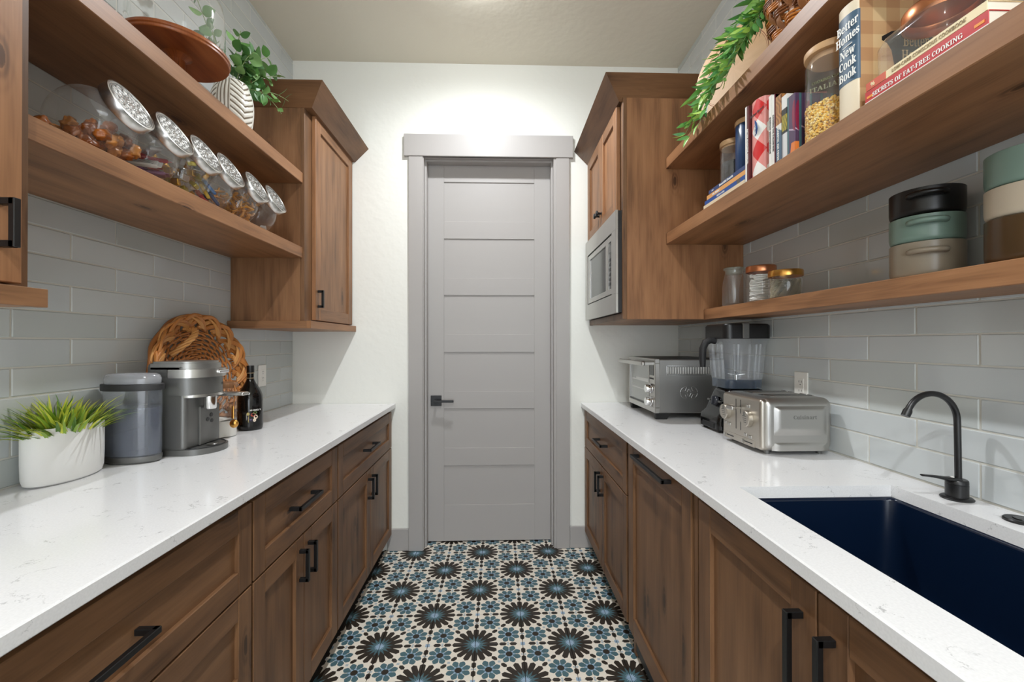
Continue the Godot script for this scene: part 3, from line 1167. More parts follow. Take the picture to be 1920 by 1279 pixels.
func leaf_mesh(l: float, w: float, fat: float, curl: float) -> ArrayMesh:   # a leaf along +y, its upper side towards +z
	var m := MB.new()
	var rows := []
	for k in 8:
		var t := k / 7.0
		var ww := w * pow(sin(PI * pow(t, fat)), 0.75)
		var c := Vector3(0, l * t, -curl * l * t * t)
		rows.append(PackedVector3Array([c + Vector3(-ww, 0, ww * 0.25), c + Vector3(0, 0, -0.0004), c + Vector3(ww, 0, ww * 0.25)]))
	m.grid(rows, false, true)
	return m.mesh()


func aim(o: Vector3, dir: Vector3, roll := 0.0) -> Transform3D:   # local +y along dir
	var y := dir.normalized()
	var x := y.cross(Vector3(0.31, 0.2, 0.93)).normalized()
	var z := x.cross(y)
	return Transform3D(Basis(x, y, z) * Basis(Vector3.UP, roll), o)


func left_counter_things() -> void:
	var y := 0.914
	for k in 3:
		var g := surf("grass%d" % k, [rgb(206, 212, 74), rgb(136, 168, 56), rgb(80, 118, 42)][k], 0.5)
		g.backlight_enabled = true
		g.backlight = Color(0.25, 0.3, 0.08)
	surf("wicker", rgb(186, 120, 58), 0.45)
	surf("wicker_dark", rgb(150, 92, 42), 0.5)
	surf("wicker_pale", rgb(204, 146, 82), 0.45)
	# potted grass
	var c := at(-1.211, y, 1.243)
	var t := thing("potted_grass", "white oval planter of bright green artificial grass at the left edge of the view", "potted plant", c)
	var m := mb()
	m.lathe([Vector2(0.0, 0.001), Vector2(0.085, 0.001), Vector2(0.094, 0.006), Vector2(0.0985, 0.02), Vector2(0.1, 0.06), Vector2(0.1005, 0.150), Vector2(0.0995, 0.1525), Vector2(0.096, 0.1525), Vector2(0.094, 0.150), Vector2(0.093, 0.12)], 48, c, 0.57, 1.035)
	part("planter", m, mats.white_glaze, t)
	m = mb()
	m.lathe([Vector2(0.0001, 0.124), Vector2(0.0945, 0.122)], 32, c, 0.57, 1.035)
	part("soil", m, mats.toe, t)
	var bl := [blade_mesh(0.125, 0.0044, 0.5), blade_mesh(0.115, 0.0048, 0.8), blade_mesh(0.135, 0.004, 0.6), blade_mesh(0.10, 0.0052, 0.35), blade_mesh(0.14, 0.0038, 1.0)]
	for k in 290:
		var a := rng.randf() * TAU
		var r := sqrt(rng.randf())
		var p := Vector3(cos(a) * r * 0.048, 0.118, sin(a) * r * 0.088)
		var lean := Vector3(cos(a) * (0.12 + 0.30 * r) + rng.randf_range(-0.2, 0.2), 1.05 - 0.42 * r * rng.randf(), sin(a) * 0.85 * r + rng.randf_range(-0.25, 0.25))
		if p.x + lean.x * 0.13 < -0.055: lean.x *= 0.25
		var out := Vector3(lean.x, 0, lean.z)
		if out.length() < 0.02: out = Vector3(0.1, 0, 0)
		var yv := lean.normalized()
		var z := (out - yv * out.dot(yv)).normalized()
		var x := yv.cross(z)
		var s := rng.randf_range(0.68, 1.05)
		if p.z - z.z * 0 < 0 and (p + yv * 0.14 * s).z < -0.10 and (p + yv * 0.14 * s).x > -0.045: s *= 0.62
		local("blade", bl[rng.randi() % 5], mats["grass%d" % [0, 0, 0, 1, 1, 2][rng.randi() % 6]], t, Transform3D(Basis(x, yv, z) * Basis.from_scale(Vector3(s, s, s)), p))
	coffee_maker()
	# sugar jar
	c = at(-1.118, y, 1.782)
	t = thing("storage_jar", "glass jar of white sugar with a wooden lid, half hidden behind the coffee maker", "jar", c)
	m = mb()
	m.lathe([Vector2(0.0, 0.001), Vector2(0.047, 0.001), Vector2(0.0505, 0.005), Vector2(0.0505, 0.185), Vector2(0.047, 0.192), Vector2(0.047, 0.2)], 36, c)
	part("glass", m, mats.clear_glass, t)
	m = mb()
	var top := []
	for i in 7:
		var row := PackedVector3Array()
		for j in 24:
			var a := TAU * j / 24
			var r := 0.0485 * i / 6.0
			row.append(c + Vector3(cos(a) * r, 0.066 + 0.006 * sin(a * 2 + 1.0) * i / 6.0 + 0.005 * cos(i * 0.9), sin(a) * r))
		top.append(row)
	m.grid(top, true, true)
	m.lathe([Vector2(0.0, 0.003), Vector2(0.0485, 0.003), Vector2(0.0485, 0.066)], 24, c)
	part("sugar", m, surf("sugar", rgb(240, 238, 232), 0.9), t)
	m = mb(0)
	m.lathe([Vector2(0.044, 0.197), Vector2(0.053, 0.197), Vector2(0.0535, 0.199), Vector2(0.0535, 0.216), Vector2(0.052, 0.218), Vector2(0.0, 0.218)], 36, c)
	part("lid", m, mats.wood2, t)
	m = mb()
	m.tube(bend(c + Vector3(0.053, 0.206, 0.012), c + Vector3(0.068, 0.20, 0.02), c + Vector3(0.056, 0.11, 0.025), 10), 0.0022, 6)
	m.tube(bend(c + Vector3(0.053, 0.206, 0.012), c + Vector3(0.062, 0.212, 0.022), c + Vector3(0.054, 0.15, 0.012), 10), 0.0016, 6)
	part("twine", m, mats.wicker, t)
	m = mb()
	m.tube(PackedVector3Array([c + Vector3(0.056, 0.125, 0.025), c + Vector3(0.058, 0.075, 0.028)]), 0.0028, 8, false, 2.0)
	m.ball(c + Vector3(0.064, 0.056, 0.030), Vector3(0.017, 0.017, 0.012), 10)
	part("scoop", m, mats.gold, t)
	# bottle
	c = at(-1.088, y, 1.925)
	t = thing("bottle", "tall black liqueur bottle with a colourful label, beside the sugar jar", "bottle", c)
	m = mb()
	var pr := [Vector2(0.0, 0.002), Vector2(0.044, 0.001), Vector2(0.0485, 0.006), Vector2(0.0492, 0.02), Vector2(0.0492, 0.13), Vector2(0.0475, 0.148), Vector2(0.041, 0.168), Vector2(0.030, 0.187), Vector2(0.021, 0.203), Vector2(0.0155, 0.216), Vector2(0.0138, 0.226), Vector2(0.0136, 0.246)]
	m.lathe(pr, 40, c)
	part("glass", m, surf("bottle_glass", rgb(12, 11, 11), 0.08), t)
	m = mb()
	m.lathe([Vector2(0.0136, 0.246), Vector2(0.0150, 0.247), Vector2(0.0150, 0.276), Vector2(0.0142, 0.2785), Vector2(0.0, 0.2785)], 28, c)
	part("cap", m, mats.black, t)
	m = mb()
	for e in [[0.2222, 0.2255, 0.0148], [0.2445, 0.248, 0.0154]]:
		m.lathe([Vector2(e[2] - 0.001, e[0]), Vector2(e[2], e[0] + 0.0005), Vector2(e[2], e[1] - 0.0005), Vector2(e[2] - 0.001, e[1])], 28, c)
	part("neck_band", m, surf("band", rgb(150, 128, 96), 0.5), t)
	var patch := func(called: String, col: Color, u: float, v: float, ru: float, rv: float, n: int) -> void:
		var q := mb()
		var pts := []
		for k in n:
			var an := TAU * k / n + 0.4
			var a := 0.86 + (u + ru * cos(an)) / 0.0495
			pts.append(c + Vector3(cos(a) * 0.0496, v + rv * sin(an), sin(a) * 0.0496))
		var md := 0.86 + u / 0.0495
		q.face(pts, Vector3(cos(md), 0, sin(md)))
		part(called, q, surf("label_%s" % called, col, 0.5), t)
	# right of the picture is towards smaller angles
	patch.call("label_arch", rgb(52, 44, 78), 0.003, 0.058, 0.020, 0.017, 14)
	patch.call("label_red", rgb(170, 62, 44), -0.001, 0.068, 0.010, 0.008, 9)
	patch.call("label_leaf", rgb(92, 110, 66), -0.008, 0.077, 0.009, 0.006, 8)
	patch.call("label_cream", rgb(236, 214, 190), -0.011, 0.058, 0.009, 0.010, 7)
	patch.call("label_bloom", rgb(240, 222, 200), -0.006, 0.045, 0.007, 0.008, 6)
	patch.call("label_violet", rgb(110, 98, 140), 0.008, 0.049, 0.007, 0.004, 3)
	patch.call("label_gold", rgb(196, 178, 112), 0.018, 0.073, 0.006, 0.007, 8)
	patch.call("label_stem", rgb(196, 178, 112), 0.017, 0.050, 0.0015, 0.016, 6)
	patch.call("label_line", rgb(225, 222, 214), 0.024, 0.060, 0.0008, 0.018, 4)
	var letters := "MICHAEL'S"
	for k in letters.length():
		var a := 0.86 + (0.009 - k * 0.0052) / 0.0495
		var nrm := Vector3(cos(a), 0, sin(a))
		words(letters[k], 0.0088, mats.white_ink, t, c + nrm * 0.0497 + Vector3(0, 0.088, 0), Basis(Vector3.UP.cross(nrm), Vector3.UP, nrm), true, true, 0.9)
	wicker_tray()
	outlet(-1, 2.357, 1.116, "white wall outlet on the left tiles behind the dark bottle")


func outlet(side: float, d: float, yc: float, label: String) -> void:
	var x := WL + 0.0006 if side < 0 else WR - 0.0006
	var s := -side
	var t := thing("wall_outlet", label, "outlet", at(x, yc, d))
	part("cover_plate", mb().box(at(x, yc - 0.058, d - 0.036), at(x + s * 0.006, yc + 0.058, d + 0.036), 0.002), mats.white_plastic, t)
	part("receptacle", mb().box(at(x + s * 0.004, yc - 0.034, d - 0.0165), at(x + s * 0.0075, yc + 0.034, d + 0.0165), 0.001), mats.white_plastic, t)
	var m := mb()
	for e in [0.017, -0.017]:
		for w in [-0.0065, 0.0065]:
			m.box(at(x + s * 0.007, yc + e + 0.001, d + w - 0.001), at(x + s * 0.0079, yc + e + 0.009, d + w + 0.001), 0)
		m.disc(at(x + s * 0.0079, yc + e - 0.0065, d), Vector3(s, 0, 0), 0.0024, 12)
	part("slot", m, mats.dark_ink, t)


func coffee_maker() -> void:
	var t := thing("coffee_maker", "dark grey pod coffee maker with a smoky water tank beside the potted grass", "coffee maker", at(-1.12, 0.914, 1.53))
	var plan := func(xb: float, xs: float, xf: float, d0: float, d1: float, n := 14) -> PackedVector2Array:
		# outline seen from above: straight sides to xs, round front reaching xf
		var p := PackedVector2Array([Vector2(xb + 0.012, -d0), Vector2(xb, -d0 - 0.012), Vector2(xb, -d1 + 0.012), Vector2(xb + 0.012, -d1)])
		var c := (d0 + d1) / 2
		for k in n + 1:
			var a := -PI / 2 + PI * k / n
			p.append(Vector2(xs + (xf - xs) * cos(a), -c + (d1 - d0) / 2 * sin(a)))
		return p
	part("body", mb().rbox(at(-1.17, 0.928, 1.464), at(-1.04, 1.226, 1.634), 0.016), mats.graphite, t)
	part("front_panel", mb().box(at(-1.05, 0.936, 1.528), at(-1.034, 1.072, 1.632), 0.003), mats.graphite, t)
	part("head", mb().prism(plan.call(-1.14, -1.06, -0.99, 1.460, 1.638), 1, 1.116, 1.178, true), mats.graphite, t)
	part("silver_band", mb().prism(plan.call(-1.10, -1.055, -0.978, 1.452, 1.644), 1, 1.175, 1.203, true), mats.steel, t)
	var m := mb()
	m.prism(plan.call(-1.165, -1.06, -0.995, 1.464, 1.634), 1, 1.203, 1.222, true)
	m.prism(plan.call(-1.160, -1.063, -1.003, 1.470, 1.628), 1, 1.222, 1.229, true)
	part("lid", m, mats.steel_dark, t)
	part("lid_grip", mb().rbox(at(-0.99, 1.185, 1.53), at(-0.968, 1.199, 1.585), 0.006), mats.chrome, t)
	part("lower_lip", mb().prism(plan.call(-1.08, -1.05, -0.985, 1.466, 1.632), 1, 1.108, 1.117, true), mats.steel, t)
	part("cup_shelf", mb().rbox(at(-1.03, 1.098, 1.60), at(-0.93, 1.112, 1.64), 0.006), mats.steel, t)
	m = mb()
	m.lathe([Vector2(0.0, 1.062), Vector2(0.018, 1.062), Vector2(0.02, 1.066), Vector2(0.02, 1.11)], 24, at(-1.012, 0, 1.545))
	part("nozzle", m, mats.chrome, t)
	m = mb()
	m.prism(plan.call(-1.17, -1.05, -0.97, 1.466, 1.640), 1, 0.9145, 0.934, true)
	part("base", m, mats.graphite, t)
	part("drip_tray", mb().prism(plan.call(-1.04, -1.045, -0.978, 1.470, 1.632), 1, 0.934, 0.9375, true), mats.charcoal, t)
	m = mb()
	m.lathe([Vector2(0.0, 0.9385), Vector2(0.016, 0.9385), Vector2(0.017, 0.9375)], 20, at(-1.008, 0, 1.55))
	part("drip_disc", m, mats.steel, t)
	for e in [[1.034, 1.585], [1.021, 1.566], [1.013, 1.587]]:
		m = mb()
		m.rod(at(-1.036, e[0], e[1]), at(-1.032, e[0], e[1]), 0.0068, 18)
		part("button", m, mats.charcoal, t)
	var nm := "KEURIG"
	for k in nm.length():
		var d := 1.583 + k * 0.0125
		var q := (d - 1.549) / 0.0895
		var a := asin(clampf(q, -1, 1))
		var n := Vector3(cos(a) / 0.07, 0, -sin(a) / 0.089).normalized()
		words(nm[k], 0.0135, mats.dark_ink, t, at(-1.06 + 0.07 * cos(a) + 0.0006, 1.147, d), Basis(Vector3.UP.cross(n), Vector3.UP, n), true)
	# tank
	var c := at(-1.168, 0, 1.414)
	var sx := 0.86
	var sz := 0.49
	m = mb()
	m.lathe([Vector2(0.0, 0.9145), Vector2(0.09, 0.9145), Vector2(0.098, 0.92), Vector2(0.1, 0.928), Vector2(0.1, 0.936), Vector2(0.0, 0.936)], 44, c, sx, sz)
	part("tank_base", m, mats.graphite, t)
	m = mb()
	m.lathe([Vector2(0.097, 0.936), Vector2(0.099, 0.95), Vector2(0.099, 1.143)], 44, c, sx, sz)
	part("water_tank", m, mats.tank, t)
	m = mb()
	m.lathe([Vector2(0.0, 0.938), Vector2(0.095, 0.94), Vector2(0.095, 1.088), Vector2(0.0, 1.088)], 44, c, sx, sz)
	part("water", m, mats.water, t)
	m = mb()
	m.lathe([Vector2(0.098, 1.142), Vector2(0.106, 1.142), Vector2(0.107, 1.144), Vector2(0.107, 1.161), Vector2(0.105, 1.163), Vector2(0.0, 1.163)], 44, c, sx, sz)
	part("tank_rim", m, mats.charcoal, t)
	m = mb()
	m.lathe([Vector2(0.096, 1.163), Vector2(0.097, 1.178), Vector2(0.092, 1.189), Vector2(0.080, 1.195), Vector2(0.0, 1.197)], 44, c, sx, sz)
	part("tank_lid", m, mats.tank_lid, t)
	m = mb()
	m.rbox(at(-1.195, 1.164, 1.372), at(-1.135, 1.186, 1.39), 0.008)
	part("lid_recess", m, mats.graphite, t)


func wicker_tray() -> void:
	var tilt := 0.15
	var bs := Basis(Vector3(0, 0, -1), Vector3(-sin(tilt), cos(tilt), 0), Vector3(cos(tilt), sin(tilt), 0))
	var o := at(-1.224, 1.163, 1.808)
	var t := thing("wicker_tray", "oval woven wicker tray leaning on the left tiles behind the coffee maker", "tray", at(-1.17, 0.914, 1.808))
	var el := Vector2(0.272, 0.242)
	var pt := func(a: float, f: float, w: float) -> Vector3:
		return o + bs * Vector3(cos(a) * el.x * f, sin(a) * el.y * f, w - 0.012 + 0.05 * pow(maxf(f - 0.62, 0.0) / 0.4, 1.5) * 0.6)
	var m := mb()
	for k in 26:
		var a := TAU * k / 26
		var p := PackedVector3Array()
		for i in 9:
			p.append(pt.call(a, 0.05 + 0.85 * i / 8.0, 0.0))
		m.tube(p, 0.0042, 6)
	part("spokes", m, mats.wicker_dark, t)
	m = mb()
	for k in 17:
		var f := 0.10 + 0.66 * k / 16.0
		var p := PackedVector3Array()
		var n := 104
		for i in n:
			var a := TAU * i / n
			p.append(pt.call(a, f, 0.0055 * sin(a * 13 + k * PI)))
		m.tube(p, 0.0046, 6, true)
	part("weave", m, mats.wicker, t)
	for fam in 3:
		m = mb()
		for k in 15:
			var a0 := TAU * (k + fam * 0.33) / 15 + rng.randf() * 0.12
			var sw := -1.0 if fam == 1 else 1.0
			for st in 3:
				var p := PackedVector3Array()
				for i in 15:
					var u := i / 14.0
					p.append(pt.call(a0 + st * 0.035 + sw * (u - 0.5) * 0.95, 0.79 + 0.21 * sin(PI * u) + st * 0.004, 0.008 + 0.011 * sin(TAU * u + fam * 2.0) + 0.006 * sin(PI * u)))
				m.tube(p, 0.0048, 6)
		part("rim_braid", m, [mats.wicker, mats.wicker_pale, mats.wicker][fam], t)
	m = mb()
	for s in 2:
		var p := PackedVector3Array()
		for i in 90:
			p.append(pt.call(TAU * i / 90, 0.965 + 0.03 * s, -0.004 + 0.004 * sin(i * 0.8)))
		m.tube(p, 0.008, 7, true)
	part("rim", m, mats.wicker_dark, t)
	# rope handle
	var h0: Vector3 = pt.call(1.75, 0.78, 0.006)
	var h1: Vector3 = pt.call(2.55, 0.62, 0.008)
	var mid := (h0 + h1) / 2 + bs * Vector3(0.025, 0.04, 0.11)
	m = mb()
	var axis := bend(h0, mid, h1, 26)
	for s in 4:
		var p := PackedVector3Array()
		for i in axis.size():
			var d := (axis[mini(i + 1, 26)] - axis[maxi(i - 1, 0)]).normalized()
			var e1 := d.cross(Vector3.UP).normalized()
			var e2 := d.cross(e1)
			var a := i * 0.42 + s * PI / 2
			p.append(axis[i] + (e1 * cos(a) + e2 * sin(a)) * 0.0065)
		m.tube(p, 0.0058, 6)
	part("handle", m, mats.wicker_pale, t)


# ---------------------------------------------------------------- things on the right worktop
func right_counter_things() -> void:
	toaster_oven()
	stand_blender()
	toaster()
	faucet()
	outlet(1, 1.59, 1.122, "white wall outlet on the right tiles behind the silver toaster")
	var c := at(1.098, 0.914, 0.872)
	var t := thing("deck_button", "small round black button cap on the worktop beside the faucet", "button", c)
	var m := mb()
	m.lathe([Vector2(0.027, 0.0), Vector2(0.027, 0.004), Vector2(0.025, 0.006), Vector2(0.013, 0.006), Vector2(0.012, 0.0045)], 32, c)
	part("flange", m, mats.black, t)
	m = mb()
	m.lathe([Vector2(0.012, 0.004), Vector2(0.0115, 0.0075), Vector2(0.0, 0.0078)], 24, c)
	part("push_cap", m, mats.black_gloss, t)


func toaster_oven() -> void:
	var y := 0.914
	var t := thing("toaster_oven", "large stainless toaster oven with a glass door in the corner by the end wall", "toaster oven", at(0.95, y, 2.29))
	var d0 := 2.083
	var d1 := 2.505
	part("body", mb().box(at(0.787, 0.945, d0), at(1.115, 1.209, d1), 0.004), mats.steel_dark, t)
	part("top_cover", mb().box(at(0.79, 1.205, d0 + 0.004), at(1.112, 1.212, d1 - 0.004), 0.002), mats.charcoal, t)
	var m := mb()
	m.box(at(0.766, 0.945, d0), at(0.788, 0.972, d1), 0.002)
	m.box(at(0.766, 1.188, d0), at(0.788, 1.212, d1), 0.002)
	m.box(at(0.766, 0.972, d0), at(0.788, 1.188, d0 + 0.018), 0.002)
	m.box(at(0.766, 0.972, d1 - 0.016), at(0.788, 1.188, d1), 0.002)
	m.box(at(0.766, 0.972, d0 + 0.085), at(0.788, 1.188, d0 + 0.098), 0.002)
	part("front_frame", m, mats.steel, t)
	part("inner_back", mb().box(at(0.784, 0.972, d0 + 0.09), at(0.7865, 1.188, d1), 0), surf("oven_inside", rgb(96, 98, 88), 0.5), t)
	m = mb()
	for e in [1.04, 1.085]:
		m.box(at(0.779, e, d0 + 0.10), at(0.7838, e + 0.005, d1 - 0.02), 0)
	m.box(at(0.777, 1.086, d0 + 0.11), at(0.7838, 1.103, d1 - 0.10), 0.001)
	part("rack", m, mats.steel, t)
	part("door_glass", mb().box(at(0.770, 0.973, d0 + 0.099), at(0.7735, 1.187, d1 - 0.017), 0), mats.clear_glass, t)
	part("door_edge", mb().box(at(0.768, 0.972, d0 + 0.098), at(0.784, 0.979, d1 - 0.016), 0), mats.black, t)
	m = mb()
	m.rbox(at(0.705, 1.176, d0 + 0.012), at(0.722, 1.199, d1 - 0.0), 0.007)
	for d in [d0 + 0.03, d1 - 0.03]:
		m.box(at(0.716, 1.180, d - 0.012), at(0.768, 1.196, d + 0.012), 0.002)
	part("door_handle", m, mats.steel, t)
	part("control_panel", mb().box(at(0.769, 0.973, d0 + 0.019), at(0.786, 1.187, d0 + 0.084), 0), mats.steel, t)
	m = mb()
	m.box(at(0.767, 1.128, d0 + 0.024), at(0.772, 1.184, d0 + 0.080), 0.001)
	part("display", m, mats.black_gloss, t)
	m = mb()
	for k in 4:
		m.box(at(0.7665, 1.108, d0 + 0.026 + k * 0.014), at(0.771, 1.116, d0 + 0.036 + k * 0.014), 0.001)
	part("key", m, mats.charcoal, t)
	for yy in [1.062, 0.998]:
		m = mb()
		m.xf = Transform3D(Basis(Vector3(0, 0, 1), PI / 2), at(0.769, yy, d0 + 0.050))
		m.lathe([Vector2(0.0001, 0.034), Vector2(0.018, 0.034), Vector2(0.0195, 0.032), Vector2(0.0195, 0.012), Vector2(0.024, 0.010), Vector2(0.025, 0.0)], 30)
		part("knob", m, mats.chrome, t)
	for e in [[0.772, d0 + 0.006], [0.772, d1 - 0.036], [1.06, d0 + 0.006], [1.06, d1 - 0.036]]:
		m = mb()
		m.loft([[y + 0.0005, e[0] + 0.03, -(e[1] + 0.015), 0.028, 0.013, 0.004], [y + 0.032, e[0] + 0.034, -(e[1] + 0.015), 0.036, 0.017, 0.004]], 3)
		part("foot", m, mats.black_matte, t)
	# vent on the near side
	m = mb()
	for e in [[0.823, 0.8245, 1.132, 1.178], [1.0395, 1.041, 1.132, 1.178], [0.823, 1.041, 1.132, 1.1335], [0.823, 1.041, 1.1765, 1.178]]:
		m.box(at(e[0], e[2], d0 - 0.0012), at(e[1], e[3], d0 + 0.001), 0)
	part("vent_frame", m, mats.chrome, t)
	for k in 17:
		var x := 0.8305 + k * 0.0127
		part("vent_louver", mb().rbox(at(x - 0.0036, 1.137, d0 - 0.0035), at(x + 0.0036, 1.173, d0 + 0.002), 0.003, 2), mats.steel, t)
	# pressed emblem: two halves of a ring round a star
	m = mb()
	for s in [-1, 1]:
		for v in [-1, 1]:
			var p := PackedVector3Array()
			for k in 13:
				var a := PI / 2 * k / 12.0
				p.append(at(0.934 + s * (0.012 + 0.030 * cos(a)), 1.0455 + v * (0.0025 + 0.027 * sin(a)), d0 - 0.0002))
			m.tube(p, 0.0009, 5)
			m.rod(at(0.934 + s * 0.042, 1.0455 + v * 0.0025, d0 - 0.0002), at(0.934 + s * 0.010, 1.0455 + v * 0.0025, d0 - 0.0002), 0.0009, 5)
			m.rod(at(0.934 + s * 0.010, 1.0455 + v * 0.0025, d0 - 0.0002), at(0.934 + s * 0.002, 1.0455 + v * 0.018, d0 - 0.0002), 0.0009, 5)
			m.rod(at(0.934 + s * 0.036, 1.0455 + v * 0.010, d0 - 0.0002), at(0.934 + s * 0.018, 1.0455 + v * 0.010, d0 - 0.0002), 0.0009, 5)
			m.rod(at(0.934 + s * 0.018, 1.0455 + v * 0.010, d0 - 0.0002), at(0.934 + s * 0.012, 1.0455 + v * 0.026, d0 - 0.0002), 0.0009, 5)
	part("emblem", m, mats.chrome, t)


func stand_blender() -> void:
	var y := 0.914
	var cx := 1.035
	var cz := -1.842
	var t := thing("blender", "black stand blender with a clear jug between the toaster oven and toaster", "blender", Vector3(cx, y, cz))
	var m := mb()
	m.loft([[y + 0.012, cx - 0.012, cz, 0.112, 0.088, 0.02], [y + 0.045, cx - 0.012, cz, 0.112, 0.088, 0.02], [y + 0.068, cx - 0.010, cz, 0.110, 0.086, 0.02], [y + 0.085, cx - 0.004, cz, 0.098, 0.080, 0.02], [y + 0.165, cx + 0.008, cz, 0.082, 0.072, 0.03], [y + 0.178, cx + 0.010, cz, 0.076, 0.068, 0.03], [y + 0.182, cx + 0.010, cz, 0.066, 0.06, 0.03]], 6)
	part("base", m, mats.black_gloss, t)
	m = mb()
	m.box(Vector3(cx - 0.127, y + 0.014, cz - 0.05), Vector3(cx - 0.12, y + 0.036, cz + 0.05), 0.002)
	part("base_grip", m, mats.black_matte, t)
	for e in [[-1, -1], [1, -1], [-1, 1], [1, 1]]:
		m = mb()
		m.lathe([Vector2(0.012, 0.0005), Vector2(0.014, 0.013)], 14, Vector3(cx - 0.012 + e[0] * 0.088, y, cz + e[1] * 0.066))
		part("foot", m, mats.black_matte, t)
	var tl := Basis(Vector3(0, 0, 1), PI / 2 - 0.16)
	m = mb()
	m.xf = Transform3D(tl, Vector3(cx - 0.090, y + 0.125, cz))
	m.lathe([Vector2(0.0001, 0.012), Vector2(0.019, 0.012), Vector2(0.021, 0.010), Vector2(0.022, 0.0)], 24)
	m.box(Vector3(-0.018, 0.012, -0.004), Vector3(0.018, 0.020, 0.004), 0.001)
	part("dial", m, surf("dial", rgb(52, 54, 60), 0.25), t)
	for s in [-1, 1]:
		m = mb()
		m.xf = Transform3D(tl, Vector3(cx - 0.092, y + 0.125, cz + s * 0.045))
		m.box(Vector3(-0.004, 0, -0.009), Vector3(0.004, 0.010, 0.009), 0.001)
		part("switch", m, mats.graphite, t)
	# jug
	m = mb()
	m.loft([[y + 0.184, cx, cz, 0.078, 0.078, 0.03], [y + 0.222, cx, cz, 0.079, 0.079, 0.03]], 6, false, false)
	part("jug_collar", m, mats.smoke_dark, t)
	m = mb()
	m.loft([[y + 0.183, cx, cz, 0.064, 0.064, 0.03], [y + 0.214, cx, cz, 0.062, 0.062, 0.03]], 6)
	part("coupling", m, mats.black_matte, t)
	m = mb()
	m.loft([[y + 0.222, cx, cz, 0.079, 0.079, 0.026], [y + 0.30, cx, cz, 0.085, 0.085, 0.026], [y + 0.376, cx, cz, 0.091, 0.091, 0.026], [y + 0.384, cx, cz, 0.096, 0.096, 0.03], [y + 0.402, cx, cz, 0.097, 0.097, 0.03]], 6, true, false)
	part("jug", m, mats.smoke_glass, t)
	m = mb()
	for e in [[-1, 0.35], [1, 0.35], [-1, -0.35], [1, -0.35]]:
		m.rod(Vector3(cx + e[0] * 0.074, y + 0.225, cz + e[1] * 0.1), Vector3(cx + e[0] * 0.086, y + 0.37, cz + e[1] * 0.11), 0.006, 8)
		m.rod(Vector3(cx + e[1] * 0.1, y + 0.225, cz + e[0] * 0.074), Vector3(cx + e[1] * 0.11, y + 0.37, cz + e[0] * 0.086), 0.006, 8)
	part("jug_rib", m, mats.smoke_glass, t)
	m = mb()
	m.rod(Vector3(cx, y + 0.222, cz), Vector3(cx, y + 0.245, cz), 0.007, 12)
	for k in 4:
		var a := k * PI / 2 + 0.4
		m.tube(PackedVector3Array([Vector3(cx, y + 0.236, cz), Vector3(cx + cos(a) * 0.034, y + 0.242 + (k % 2) * 0.008, cz + sin(a) * 0.034)]), [0.007, 0.003], 6, false, 0.3)
	part("blade", m, mats.chrome, t)
	m = mb()
	m.loft([[y + 0.394, cx, cz, 0.099, 0.099, 0.03], [y + 0.448, cx, cz, 0.099, 0.099, 0.03], [y + 0.456, cx, cz, 0.093, 0.093, 0.03]], 6)
	part("lid", m, mats.black, t)
	m = mb()
	m.box(Vector3(cx - 0.030, y + 0.393, cz + 0.098), Vector3(cx - 0.002, y + 0.457, cz + 0.106), 0.003)
	m.box(Vector3(cx - 0.030, y + 0.452, cz - 0.09), Vector3(cx - 0.002, y + 0.461, cz + 0.104), 0.003)
	part("lid_clip", m, mats.graphite, t)
	part("lid_tab", mb().box(Vector3(cx + 0.099, y + 0.412, cz + 0.02), Vector3(cx + 0.135, y + 0.417, cz + 0.06), 0.002), mats.smoke_glass, t)
	m = mb()
	var p := PackedVector3Array()
	for e in [[-0.092, 0.384], [-0.115, 0.388], [-0.135, 0.378], [-0.147, 0.352], [-0.149, 0.315], [-0.148, 0.272]]:
		p.append(Vector3(cx + e[0], y + e[1], cz))
	m.tube(p, [0.014, 0.0145, 0.015, 0.015, 0.0145, 0.012], 10)
	part("handle", m, mats.black_matte, t)


